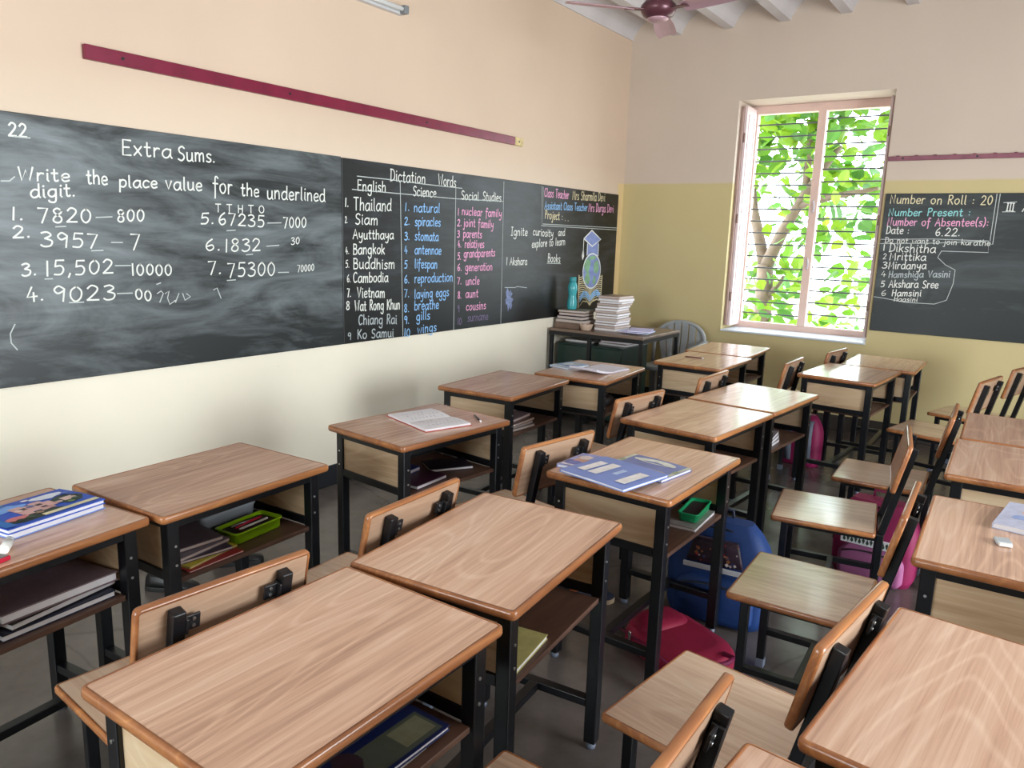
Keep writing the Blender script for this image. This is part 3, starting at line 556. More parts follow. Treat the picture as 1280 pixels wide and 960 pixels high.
for k in range(3):
    a = math.radians(108 + 120 * k)
    mb = MB(); mb.bar((.085, 0, .0), (.21, 0, -.004), .045, .006); br = mb.build('blade_arm', M['fan'], fan, .002, rot=(0, 0, a))
    mb = MB(); rows = []
    for i in range(9):
        u = .17 + .40 * i / 8; hw = .050 + .014 * math.sin(i / 8 * 2.6); hw *= .82 if i == 0 else 1
        rows.append([(u, yy * hw, -.008 - .012 * yy + .008 * (1 - yy * yy) + th) for yy, th in ((-1, 0), (-.5, 0), (0, 0), (.5, 0), (1, 0), (1, .004), (.5, .004), (0, .004), (-.5, .004), (-1, .004))])
    mb.loft(rows, 0, False); mb.build('blade', M['blade'], fan, rot=(math.radians(0), 0, a))

# ------------------------------------------------------------------ the school desk (back to the board wall, open shelf towards +x)
DL, DW, DH = .6535, .4853, .730
KIDS = {}
_b = MB.build
def _reg(self, name, mats, parent=None, *a, **k):
    o = _b(self, name, mats, parent, *a, **k)
    if parent: KIDS.setdefault(parent.name, []).append(o)
    return o
MB.build = _reg
def kids(o): return KIDS.get(o.name, [])

def make_desk():
    d = empty('school_desk')
    mb = MB(); mb.loft([[(x, y, z) for x, y in rrect(DW - .0185, DL - .0185, .008)] for z in (DH - .022, DH)], 0, False)
    tp = mb.build('tabletop', M['top'], d)
    mb = MB(); sweep_rect(mb, [(-.0105, DH + .0003), (-.004, DH), (-.0012, DH - .003), (0, DH - .008), (0, DH - .016), (-.002, DH - .021), (-.006, DH - .024), (-.0105, DH - .024)], DW, DL, .016)
    e = mb.build('edge_band', M['edge'], tp); e['label'] = 'lacquered orange-brown edge'
    lx, ly, T = DW / 2 - .045, DL / 2 - .050, .038
    for sx in (-1, 1):
        for sy in (-1, 1):
            mb = MB(); mb.span((sx * lx - T / 2, sy * ly - T / 2, .022), (sx * lx + T / 2, sy * ly + T / 2, DH - .024))
            lg = mb.build('leg', M['steel'], d, .003)
            mb = MB(); mb.lathe([(.0, 0), (.014, 0), (.016, .006), (.013, .024), (0, .024)], (sx * lx, sy * ly, 0), 14); mb.build('foot_glide', M['glide'], lg)
    mb = MB()
    z0, z1 = DH - .054, DH - .0245
    for sy in (-1, 1):
        mb.span((-lx + T / 2, sy * ly - .016, z0), (lx - T / 2, sy * ly + .016, z1))
        mb.span((-lx + T / 2, sy * ly - .016, .510), (lx - T / 2, sy * ly + .016, .540))
    for sx in (-1, 1):
        mb.span((sx * lx - .016, -ly + T / 2, z0), (sx * lx + .016, ly - T / 2, z1))
    mb.span((-lx - .016, -ly + T / 2, .510), (-lx + .016, ly - T / 2, .540))
    mb.build('apron_frame', M['steel'], d, .002)
    for sy in (-1, 1):
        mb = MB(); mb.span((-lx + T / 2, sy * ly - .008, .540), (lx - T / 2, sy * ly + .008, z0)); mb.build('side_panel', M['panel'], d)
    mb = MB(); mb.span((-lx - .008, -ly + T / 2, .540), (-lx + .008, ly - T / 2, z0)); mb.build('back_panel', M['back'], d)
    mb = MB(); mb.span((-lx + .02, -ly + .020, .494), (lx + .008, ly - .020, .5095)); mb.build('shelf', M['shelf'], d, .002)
    mb = MB()
    for sy in (-1, 1): mb.span((-lx + T / 2, sy * ly - .016, .140), (lx - T / 2, sy * ly + .016, .166))
    mb.span((-.016, -ly + .016, .140), (.016, ly - .016, .166)); mb.build('stretcher', M['steel'], d, .002)
    mb = MB()
    for sy in (-1, 1):
        for z in (.56, .62): mb.cyl((lx + T / 2 - .001, sy * (ly - .004), z), (lx + T / 2 + .002, sy * (ly - .004), z), .004, n=8); mb.cyl((-lx, sy * (ly + T / 2 - .001), z), (-lx, sy * (ly + T / 2 + .002), z), .004, n=8)
    mb.build('screw', M['screw'], d)
    return d

SD, SW = .405, .415
def make_chair():
    c = empty('school_chair')
    x0, x1 = -.24, -.24 + SD
    mb = MB(); mb.loft([[(x, y, z) for x, y in rrect(SD - .0165, SW - .0165, .008, cx=(x0 + x1) / 2)] for z in (.405, .425)], 0, False); s = mb.build('seat', M['seat'], c)
    mb = MB(); rings = []
    for u, z in [(-.0095, .4252), (-.003, .4245), (0, .420), (0, .410), (-.003, .404), (-.0095, .404)]:
        rings.append([(x, y, z) for x, y in rrect(SD + 2 * u, SW + 2 * u, .014 + u, cx=(x0 + x1) / 2)])
    rings.append(rings[0]); mb.loft(rings, 0, True, False); e = mb.build('edge_band', M['edge'], s); e['label'] = 'lacquered orange-brown edge'
    # backrest: leaning board with rounded lacquered edge
    th = math.atan(.22); R = Matrix.Rotation(th, 3, 'Y'); cz = .70; cxb = .225
    mb = MB(); pl = [(y, z) for y, z in rrect(SW - .0145, .205 - .0145, .007)]
    mb.loft([[tuple(R @ Vector((dx, y, z)) + Vector((cxb, 0, cz))) for y, z in pl] for dx in (-.0085, .0085)], 0, False)
    bk = mb.build('backrest', M['back'], c)
    mb = MB(); rings = []
    for u, dx in [(-.0085, -.0098), (-.003, -.0095), (0, -.005), (0, .005), (-.003, .0095), (-.0085, .0098)]:
        rings.append([tuple(R @ Vector((dx, y, z)) + Vector((cxb, 0, cz))) for y, z in rrect(SW + 2 * u, .205 + 2 * u, .014 + u)])
    rings.append(rings[0]); mb.loft(rings, 0, True, False); e = mb.build('edge_band', M['edge'], bk); e['label'] = 'lacquered orange-brown edge'
    yo, T = .128, .028
    px = lambda z: .2035 + (z - .6) * .22 + .0235
    for sy in (-1, 1):
        mb = MB(); mb.bar((px(.395), sy * yo, .395), (px(.775), sy * yo, .775), T, T); p = mb.build('back_post', M['steel'], c, .003)
        mb = MB(); a = px(.735)
        mb.box((a + .000, sy * (yo - .026), .735), (.006, .05, .036), Matrix.Rotation(th, 3, 'Y'))
        mb.box((a + .002, sy * (yo - .017), .735), (.024, .006, .036), Matrix.Rotation(th, 3, 'Y'))
        br = mb.build('bracket', M['plate'], p, .001)
        mb = MB()
        for dz in (-.008, .008):
            q = Vector((px(.735 + dz) + .003, sy * (yo - .036), .735 + dz)); mb.cyl(q, q + R @ Vector((.003, 0, 0)), .004, n=8)
        mb.build('screw', M['screw'], p)
    xf, xr = x0 + .055, px(.395)
    for x in (xf, xr):
        for sy in (-1, 1):
            mb = MB(); mb.span((x - T / 2, sy * .15 - T / 2, .03), (x + T / 2, sy * .15 + T / 2, .404 if x == xf else .408)); lg = mb.build('leg', M['steel'], c, .003)
            mb = MB(); mb.span((x - .016, sy * .15 - .016, 0), (x + .016, sy * .15 + .016, .036)); mb.build('foot_cap', M['glide'], lg, .004)
    mb = MB()
    for sy in (-1, 1): mb.span((xf, sy * .15 - .012, .378), (xr, sy * .15 + .012, .404)); mb.span((xf + T / 2, sy * .15 - .012, .135), (xr - T / 2, sy * .15 + .012, .159))
    for x in (xf, xr): mb.span((x - .012, -.15, .378), (x + .012, .15, .404))
    mb.span(((xf + xr) / 2 - .012, -.14, .135), ((xf + xr) / 2 + .012, .14, .159)); mb.build('seat_frame', M['steel'], c, .002)
    return c

DESKS = [   # x, y, yaw, label
 (1.2524, -6.042, .1169, 'nearest board-row desk, with a building picture book on top'),
 (1.2286, -5.362, .0499, 'bare board-row desk with a lime green box on its shelf'),
 (1.2874, -4.350, -.0919, 'board-row desk with an open red-edged notebook on its top'),
 (1.0199, -3.334, .0582, 'bare board-row desk between the open notebook desk and the ruled notebook desk'),
 (1.1710, -2.606, .0860, 'board-row desk in front of the teacher table, with a ruled notebook'),
 (1.5458, -1.645, -.0027, 'desk with a lone pencil lying on its top near the plastic chair'),
 (1.4880, -.965, .0420, 'bare desk nearest the wall under the left end of the window'),
 (2.3645, -5.886, .0066, 'largest bare desk in the foreground, with books on its shelf'),
 (2.3213, -5.203, .0919, 'bare middle-row desk just behind the foreground desk'),
 (2.3327, -4.263, -.0222, 'middle-row desk with blue workbooks spread on its top'),
 (2.1822, -3.367, -.0907, 'middle-row desk behind the blue workbooks, joined to a shinier desk'),
 (2.2386, -2.690, -.0911, 'desk whose glossy top reflects the window most brightly'),
 (2.4799, -1.436, -.0804, 'shiny desk with a pink backpack beside it, below the window'),
 (2.5815, -.762, .0036, 'desk nearest the far wall below the roll chalkboard'),
 (3.357, -5.962, -.09, 'desk at the bottom edge of the photo, only its corner showing'),
 (3.485, -5.262, -.096, 'bare desk in the bottom right corner with bold grain'),
 (3.491, -4.255, .028, 'right-hand desk with a clear eraser and picture notebook on top'),
 (3.477, -3.302, .025, 'bare right-hand desk behind the eraser desk, nearer of a joined pair'),
 (3.470, -2.625, .030, 'bare right-hand desk, farther of a joined pair beside the tilted chairs'),
]
pd = make_desk()
for i, (x, y, a, lab) in enumerate(DESKS):
    if i == 0:
        o = pd; o.location = (x, y, 0); o.rotation_euler = (0, 0, a); tag(o, lab, 'desk', 'school desks in rows')
        src = pd
    else:
        o = dup(src, (x, y, 0), a, lab)
CHAIRS = [
 (1.833, -5.847, -.078, 'chair whose backrest leans on the large foreground desk'),
 (1.788, -5.22, .041, 'chair leaning on the bare middle-row desk behind the foreground one'),
 (1.780, -4.347, -.163, 'chair whose backrest touches the magazine beside the blue workbooks'),
 (1.648, -3.362, -.157, 'chair leaning on the desk just behind the blue workbook desk'),
 (1.712, -2.553, -.035, 'chair leaning on the desk with the brightest window reflection'),
 (1.925, -1.650, 0.0, 'chair between the pencil desk and the shiny desk below the window'),
 (2.035, -.875, -.1, 'chair farthest from the camera, its back showing under the window sill'),
 (2.842, -5.752, 0.0, 'chair cut off at the bottom edge of the photo'),
 (2.977, -5.127, -.125, 'chair with a pale seat in front of the bottom right desk'),
 (2.964, -4.263, .036, 'chair with a glossy white-lit seat beside the blue workbook desk'),
 (2.844, -3.420, .149, 'chair in front of the magenta backpack, with a turned seat'),
 (2.945, -2.690, .039, 'chair whose seat hangs over the magenta backpack'),
 (3.034, -1.440, -.22, 'tilted chair with a dark backrest near the far right wall corner'),
 (3.186, -.714, -.27, 'chair at the right edge of the photo nearest the far wall'),
]
pc = make_chair()
for i, (x, y, a, lab) in enumerate(CHAIRS):
    if i == 0:
        pc.location = (x, y, 0); pc.rotation_euler = (0, 0, a); tag(pc, lab, 'chair', 'school chairs in rows')
    else:
        dup(pc, (x, y, 0), a, lab)
# ------------------------------------------------------------------ teacher's corner
M['tabletop_t'] = wood('teacher_table_top', 'x', (srgb(84, 66, 54), srgb(116, 96, 82), srgb(140, 118, 102)), .35)
tt = empty('teacher_table', (.47, -.935, 0), 0, 'black framed teacher table carrying the bottle and piled notebooks', 'table')
mb = MB(); mb.span((-.44, -.37, .768), (.44, .37, .790)); mb.build('tabletop', M['tabletop_t'], tt, .003)
mb = MB(); T = .03
for a, b in (((-.44, -.372, .735), (.44, -.342, .768)), ((-.44, .342, .735), (.44, .372, .768)), ((-.44, -.342, .735), (-.41, .342, .768)), ((.41, -.342, .735), (.44, .342, .768))): mb.span(a, b)
for x in (-.425, .425): mb.span((x - .012, -.34, .12), (x + .012, .34, .145))
mb.build('apron_frame', M['steel'], tt, .002)
for x in (-.42, -.05, .42):
    for y in (-.355, .355):
        if x == -.05 and y > 0: continue
        mb = MB(); mb.span((x - T / 2, y - T / 2, 0), (x + T / 2, y + T / 2, .735)); mb.build('leg', M['steel'], tt, .002)
M['green'] = mat('dark_green_enamel', srgb(30, 52, 46), .35, .15, 5)
cb = empty('steel_cabinet', (.34, -.92, 0), 0, 'low dark green steel cabinet under the teacher table', 'cabinet')
mb = MB(); mb.span((-.29, -.26, .03), (.33, .24, .66)); mb.build('body', M['green'], cb, .006)
for x0, x1 in ((-.285, .012), (.020, .325)):
    mb = MB(); mb.span((x0, -.278, .05), (x1, -.26, .645)); dr = mb.build('door', M['green'], cb, .005)
    hx = x1 - .03 if x0 < 0 else x0 + .03
    mb = MB(); mb.tube([(hx, -.278, .36), (hx, -.30, .37), (hx, -.30, .43), (hx, -.278, .44)], .006, 8); mb.build('handle', M['screw'], dr)
mb = MB()
for x in (-.26, .30):
    for y in (-.23, .21): mb.span((x - .02, y - .02, 0), (x + .02, y + .02, .03))
mb.build('plinth_foot', M['steel'], cb)

def rot2(x, y, a): return (x * math.cos(a) - y * math.sin(a), x * math.sin(a) + y * math.cos(a))
PATCH = {}
def pm(c, rough=.35):
    k = (c, rough)
    if k not in PATCH: PATCH[k] = mat('print_%d_%d_%d' % c, srgb(*c), rough, .12, 40)
    return PATCH[k]
def book(name, label, cat, loc, yaw, w, d, h, cover, group=None, pages='white', art=None, rx=0, curl=0.0, lift=0.0):
    """book lying flat: cover boards and spine (spine along -x side), page block, optional printed picture patches (colour, polygon in 0..1)"""
    t = empty(name, loc, yaw, label, cat, group); t.rotation_euler = (rx, 0, yaw)
    cm = cover if not isinstance(cover, tuple) else pm(cover)
    ct = min(.0022, h * .2)
    mb = MB(); n = 8
    def zz(u): return lift * (u ** 2) + curl * math.sin(u * math.pi)
    # page block and covers follow a slight curl across x
    def slab(z0, z1, x0, x1, y0, y1):
        rings = []
        for k in range(n + 1):
            x = x0 + (x1 - x0) * k / n; u = (x + w / 2) / w
            rings.append([(x, y0, z0 + zz(u) * (z0 / max(h, 1e-6))), (x, y1, z0 + zz(u) * (z0 / max(h, 1e-6))), (x, y1, z1 + zz(u) * (z1 / h)), (x, y0, z1 + zz(u) * (z1 / h))])
        return rings
    mb.loft(slab(ct, h - ct, -w / 2 + .002, w / 2 - .003, -d / 2 + .003, d / 2 - .003), 0, False); mb.build('pages', M[pages], t)
    mb = MB(); mb.loft(slab(0, ct, -w / 2, w / 2, -d / 2, d / 2), 0, False); mb.loft(slab(h - ct, h, -w / 2, w / 2, -d / 2, d / 2), 0, False)
    mb.span((-w / 2 - .001, -d / 2, 0), (-w / 2 + .0015, d / 2, h)); cv = mb.build('cover', cm, t)
    if art:
        mb = MB(); mats = []
        for li, (c, P) in enumerate(art):
            m = pm(c)
            if m not in mats: mats.append(m)
            mb.add([((u - .5) * w, (v - .5) * d, h + zz(u) + .0004 + li * .00012) for u, v in P], [tuple(range(len(P)))], mats.index(m))
        mb.build('cover_print', mats, cv)
    return t
def rc(a, b, c, d): return [(a, b), (c, b), (c, d), (a, d)]
def blob(cx, cy, rx_, ry_, s, n=12):
    r = random.Random(s); return [(min(.98, max(.02, cx + rx_ * r.uniform(.75, 1.1) * math.cos(2 * math.pi * k / n))), min(.98, max(.02, cy + ry_ * r.uniform(.75, 1.1) * math.sin(2 * math.pi * k / n)))) for k in range(n)]
def plain_book(name, label, cat, x, y, z, yaw, w, d, h, cover, pages='white', group=None):
    mb = MB()
    ct = h * .17
    mb.span((-w / 2, -d / 2, 0), (w / 2, d / 2, ct), 0); mb.span((-w / 2, -d / 2, h - ct), (w / 2, d / 2, h), 0); mb.span((-w / 2 - .001, -d / 2, 0), (-w / 2 + .002, d / 2, h), 0)
    mb.span((-w / 2 + .002, -d / 2 + .002, ct), (w / 2 - .002, d / 2 - .002, h - ct), 1)
    o = mb.build(name, [cover if not isinstance(cover, tuple) else pm(cover), M[pages]], loc=(x, y, z), rot=(0, 0, yaw)); return tag(o, label, cat, group)

ORD = ['bottom', 'second from the bottom', 'third from the bottom', 'fourth from the bottom', 'fifth from the bottom', 'sixth from the bottom', 'seventh from the bottom',
       'seventh from the top', 'sixth from the top', 'fifth from the top', 'fourth from the top', 'third from the top', 'second from the top', 'topmost']
z = .7905; rn = random.Random(3)
for k in range(14):
    h = .019 + .003 * (k % 3 == 0); dx = rn.uniform(-.012, .012) + (.02 if k > 10 else 0); dy = rn.uniform(-.012, .012)
    plain_book('exercise_book', 'exercise book, %s in the tall notebook stack on the teacher table' % ORD[k], 'notebook', .485 + dx, -1.015 + dy, z, rn.uniform(-.1, .1), .20, .255, h, (150, 128, 116) if k % 4 else (196, 178, 170), 'paperpink' if k % 3 == 1 else 'white', 'tall stack of exercise books')
    z += h + .0008
# low stack under the bottle
z = .7905
for k, (h, c, w_, d_, lab) in enumerate(((.046, (116, 92, 78), .26, .22, 'thick brown paper folder at the bottom of the pile under the bottle'), (.026, (150, 140, 132), .27, .21, 'grey book lying on the brown folder under the bottle'),
        (.030, (30, 34, 48), .25, .2, 'dark navy book in the middle of the pile under the bottle'), (.026, (70, 46, 44), .24, .19, 'maroon book second from the top of the pile under the bottle'), (.022, (112, 104, 84), .25, .20, 'olive grey book directly under the teal bottle'))):
    plain_book('stacked_book', lab, 'book', .172 + .006 * (k % 2), -1.12 + .004 * k, z, .05 * (k - 2), w_, d_, h, c, 'brown_cover' if k == 0 else 'paperpink', 'books under the bottle'); z += h + .0008
M['teal'] = mat('teal_plastic', srgb(66, 160, 166), .22, .05, 5); M['tealcap'] = mat('teal_cap', srgb(52, 150, 156), .35)
bt = empty('water_bottle', (.135, -1.12, z), 0, 'teal plastic water bottle standing on the pile of books', 'bottle')
mb = MB(); mb.lathe([(0, 0), (.036, 0), (.041, .006), (.043, .03), (.042, .07), (.036, .10), (.034, .12), (.039, .15), (.043, .175), (.041, .20), (.033, .225), (.026, .235), (0, .236)], n=32); mb.build('bottle_body', M['teal'], bt)
mb = MB(); mb.lathe([(0, .2365), (.027, .2365), (.029, .24), (.029, .27), (.026, .276), (0, .277)], n=28)
for k in range(24):
    a = 2 * math.pi * k / 24; mb.box((.029 * math.cos(a), .029 * math.sin(a), .255), (.003, .003, .026), Matrix.Rotation(a, 3, 'Z'))
mb.build('bottle_cap', M['tealcap'], bt)
M['bowl'] = mat('clay_bowl', srgb(196, 170, 150), .5)
bw_ = empty('chalk_bowl', (.352, -1.236, .7905), 0, 'small beige bowl at the front edge of the teacher table', 'bowl')
mb = MB(); mb.lathe([(0, .003), (.036, 0), (.044, .008), (.056, .045), (.058, .052), (.054, .052), (.050, .044), (.036, .012), (0, .010)], n=28, caps=False); mb.build('bowl_body', M['bowl'], bw_)
for k, (x, y, a) in enumerate(((.345, -1.24, .4), (.36, -1.228, 1.4), (.352, -1.248, 2.3))):
    mb = MB(); mb.cyl((-.022, 0, 0), (.022, 0, .006), .006, n=10); o = mb.build('chalk_stick', M['white'], loc=(x, y, .8105 + .012 * k), rot=(0, 0, a)); tag(o, 'white chalk stick lying in the beige bowl', 'chalk', 'chalk sticks in the bowl')
for k, (x, y, a, c, lab) in enumerate(((.735, -.99, .15, (150, 178, 214), 'pale blue notebook under the lilac ones on the teacher table'), (.73, -1.06, -.12, (178, 172, 222), 'lilac notebook at the front of the loose notebooks'), (.752, -1.02, .32, (190, 186, 230), 'lilac notebook lying on top of the loose notebooks'))):
    book('loose_notebook', lab, 'notebook', (x, y, .7905 + .009 * k), a, .19, .25, .008, c)
for k, (x, y, a, c, lab) in enumerate(((.20, -.95, .05, (176, 168, 160), 'grey file lying on the left of the green cabinet'), (.53, -.93, -.05, (160, 150, 146), 'grey paper file lying on the right of the green cabinet'), (.53, -.93, .12, (126, 52, 52), 'red file on the grey file on the green cabinet'))):
    plain_book('paper_file', lab, 'file', x, y, .6605 + (.021 if k == 2 else 0), a, .26, .30, .02, c, 'white')

# grey plastic armchair between the table and the far wall
M['plastic'] = mat('grey_plastic', srgb(158, 160, 162), .35, .04, 5)
pc2 = empty('plastic_chair', (.745, -.33, 0), 0, 'grey plastic armchair with a slatted back behind the teacher table', 'chair')
def arcs(z, r0=.235): return [(r0 * math.sin(a), .12 + .10 * math.cos(a), z) for a in [math.radians(v) for v in range(-95, 96, 10)]]
mb = MB()                                            # back hoop: rounded arch with the vertical slats between it and the seat
hoop = []
for k in range(25):
    a = math.pi * k / 24; hoop.append((-.245 * math.cos(a), .17 + .05 * math.sin(a), .60 + .215 * math.sin(a) ** .75))
mb.tube([(-.235, .13, .40)] + hoop + [(.235, .13, .40)], .017, 10)
mb.build('back_hoop', M['plastic'], pc2)
for k in range(6):
    x = -.18 + .072 * k; zt = .60 + .215 * math.sqrt(max(0, 1 - (x / .245) ** 2)) ** .8
    mb = MB(); hw = .030
    mb.loft([[(x * .75 - hw * .7, .165, .43), (x * .75 + hw * .7, .165, .43), (x * .75 + hw * .7, .173, .43), (x * .75 - hw * .7, .173, .43)], [(x - hw, .20, .62), (x + hw, .20, .62), (x + hw, .208, .62), (x - hw, .208, .62)],
             [(x - hw * .95, .205, zt), (x + hw * .95, .205, zt), (x + hw * .95, .213, zt), (x - hw * .95, .213, zt)]], 0, False); mb.build('back_slat', M['plastic'], pc2)
mb = MB(); mb.loft([[(x, y, z) for x, y in rrect(.44 + e, .42 + e, .08)] for z, e in ((.40, 0), (.42, .012), (.432, .004), (.428, -.05))], 0, True); mb.build('seat', M['plastic'], pc2)
for sx in (-1, 1):
    mb = MB(); mb.loft([[(sx * .25 + dx, y, z + dz) for dx, dz in ((-.028, 0), (.028, 0), (.03, .012), (-.03, .012))] for y, z in ((.17, .655), (.10, .64), (.0, .628), (-.12, .622), (-.19, .61), (-.205, .58))], 0, True); ar = mb.build('armrest', M['plastic'], pc2)
    for y0, y1, zt in ((-.19, -.22, .60), (.15, .21, .42)):
        mb = MB(); mb.loft([[(sx * (.235 + .012 * t) + a * .03, y0 + (y1 - y0) * t + b * .025, zt * (1 - t)) for a, b in ((-1, -1), (1, -1), (1, 1), (-1, 1))] for t in (0, .4, 1)], 0, False); mb.build('leg', M['plastic'], pc2, .006)

# ------------------------------------------------------------------ books and small things on and in the desks
ZT = DH + .0008; ZS = .5100
def on_desk(i, px, py):                              # desk-local spot -> world
    x, y, a, _ = DESKS[i]; q = rot2(px, py, a); return x + q[0], y + q[1]
nb = book('exercise_book', 'thick white-paged exercise book under the building picture book', 'notebook', (1.215, -5.886, ZT), .18, .20, .27, .018, (120, 150, 220))
ART_BUILD = [((44, 84, 190), rc(0, 0, 1, 1)), ((120, 170, 240), blob(.25, .3, .16, .22, 1)), ((226, 232, 244), blob(.2, .75, .12, .2, 2)), ((40, 58, 44), blob(.55, .82, .22, .16, 3)), ((40, 52, 40), blob(.8, .35, .16, .3, 4)),
  ((214, 170, 166), [(.3, .3), (.72, .3), (.72, .4), (.66, .4), (.66, .48), (.72, .48), (.72, .62), (.64, .62), (.64, .68), (.4, .68), (.4, .62), (.3, .62), (.3, .5), (.36, .5), (.36, .42), (.3, .42)]), ((70, 60, 66), rc(.42, .36, .5, .42)), ((70, 60, 66), rc(.42, .52, .5, .58)), ((70, 60, 66), rc(.56, .52, .62, .58)), ((96, 110, 160), blob(.44, .47, .05, .04, 5)),
  ((220, 190, 180), rc(.46, .76, .62, .9)), ((206, 120, 120), blob(.74, .2, .08, .12, 6)), ((222, 214, 176), rc(.84, .4, .93, .98)),((70, 92, 64), blob(0.62, 0.86, .05, .04, 31)), ((28, 40, 34), blob(0.50, 0.92, .05, .04, 32)), ((96, 120, 80), blob(0.70, 0.78, .05, .04, 33)), ((60, 76, 52), blob(0.82, 0.30, .05, .04, 34)), ((150, 120, 104), blob(0.76, 0.42, .05, .04, 35)), ((36, 46, 38), blob(0.84, 0.20, .05, .04, 36)), ((236, 206, 198), blob(0.50, 0.33, .05, .04, 37)), ((196, 150, 150), blob(0.68, 0.57, .05, .04, 38)), ((240, 236, 236), blob(0.14, 0.55, .05, .04, 39)), ((170, 200, 246), blob(0.12, 0.18, .05, .04, 40)), ((90, 120, 200), blob(0.30, 0.90, .05, .04, 41)), ((210, 180, 170), blob(0.60, 0.70, .05, .04, 42)),  ((60, 150, 220), rc(0, .02, .12, .35)), ((38, 110, 190), rc(.1, .0, .98, .1))]
book('picture_book', 'glossy picture book of a pink building and blue sky on the nearest board-row desk', 'book', (1.222, -5.892, ZT + .0185), .16, .205, .275, .009, (44, 84, 190), art=ART_BUILD, curl=.004, lift=.006)
M['eraser'] = mat('white_eraser', srgb(226, 226, 222), .5); M['red'] = mat('red_plastic', srgb(206, 34, 66), .35); M['clear'] = mat('grey_plastic_sleeve', srgb(176, 184, 190), .2)
mb = MB(); mb.cyl((0, -.03, .012), (0, .02, .012), .012, n=16); e = mb.build('glue_stick', M['eraser'], loc=(1.392, -6.035, ZT), rot=(0, 0, 1.0)); tag(e, 'small white glue stick on the nearest board-row desk', 'glue stick')
mb = MB(); mb.cyl((0, .02, .012), (0, .034, .012), .0115, n=16); mb.build('cap', M['clear'], e)
mb = MB(); mb.span((-.012, -.016, 0), (.012, .016, .012)); e = mb.build('pencil_sharpener', M['red'], bevel=.002, loc=(1.455, -6.072, ZT), rot=(0, 0, .3)); tag(e, 'tiny red pencil sharpener at the desk edge by the glue stick', 'sharpener')
mb = MB(); mb.span((-.011, -.010, .0122), (.011, .010, .014)); mb.build('blade', M['screw'], e)
# shelf of the nearest board-row desk
x, y = on_desk(0, .06, .09)
plain_book('shelf_book', 'dark blue book at the bottom of the nearest board-row shelf', 'book', x, y, ZS, .1, .25, .30, .02, (28, 34, 58), 'white')
plain_book('shelf_book', 'black book in the middle of the nearest board-row shelf', 'book', x - .01, y + .01, ZS + .0205, .2, .24, .30, .02, (26, 22, 24), 'white')
book('paper_folder', 'mauve-grey folder on top of the nearest board-row shelf', 'folder', (x - .01, y + .01, ZS + .041), .1, .25, .31, .016, (120, 100, 108), lift=.012)
# green pencil box and shelf clutter in the second desk
M['lime'] = mat('lime_plastic', srgb(150, 200, 20), .3); M['darkin'] = mat('dark_contents', srgb(52, 38, 46), .5, .3, 60); M['pencilw'] = mat('pencil_wood', srgb(206, 168, 120), .5)
def tray(name, label, loc, yaw, L_, W_, H_, m, contents=True):
    t = empty(name, loc, yaw, label, 'pencil box')
    mb = MB(); mb.loft([[(px, py, z) for px, py in rrect(W_ + e, L_ + e, .016)] for z, e in ((0, -.012), (.004, -.004), (H_, 0), (H_, .008), (H_ + .004, .008), (H_ + .004, -.006), (.008, -.012))], 0, True); mb.build('tray', m, t)
    mb = MB(); mb.loft([[(px, py, z) for px, py in rrect(W_ - .014, L_ - .014, .012)] for z in (.0085, H_ - .006)], 0, False); mb.build('contents', M['darkin'], t)
    return t
x, y = on_desk(1, .085, .095); tb = tray('pencil_box', 'open lime green pencil box on the shelf of a board-row desk', (x, y, ZS), .12, .205, .105, .036, M['lime'])
for k, (a, c) in enumerate(((.3, M['screw']), (-.2, M['red']), (.1, M['eraser']))):
    mb = MB(); q = Vector((.02 * (k - 1), -.06, .038)); mb.cyl(q, q + Vector((.03 * a, .12, .002)), .004, n=8); mb.build('pencil', c, tb)
M['clearbox'] = mat('frosted_clear_lid', srgb(150, 156, 164), .15)
x, y = on_desk(1, -.06, .09); t = empty('clear_box', (x, y, ZS), .15, 'clear plastic box behind the lime green pencil box', 'box')
mb = MB(); mb.loft([[(px, py, z) for px, py in rrect(.10 + e, .24 + e, .02)] for z, e in ((0, -.01), (.05, 0), (.056, .006), (.066, .004), (.07, -.01))], 0, True); mb.build('box_body', M['clearbox'], t)
x, y = on_desk(1, .08, -.12)
for k, (h, c, a, w_, lab) in enumerate(((.006, (150, 40, 46), .05, .21, 'red magazine at the bottom of the pile beside the lime box'), (.006, (206, 190, 60), .2, .19, 'yellow leaflet in the pile beside the lime box'), (.010, (52, 46, 70), -.1, .2, 'dark patterned book in the pile beside the lime box'), (.012, (120, 110, 120), .15, .2, 'grey notebook in the pile beside the lime box'), (.014, (96, 84, 92), -.05, .19, 'mauve notebook on top of the pile beside the lime box'))):
    plain_book('shelf_book', lab, 'book', x + .015 - .016 * k, y - .005 * k, ZS + (0, .0065, .013, .0235, .036)[k], a, w_, .20, h, c, 'paperpink', 'books beside the lime box')
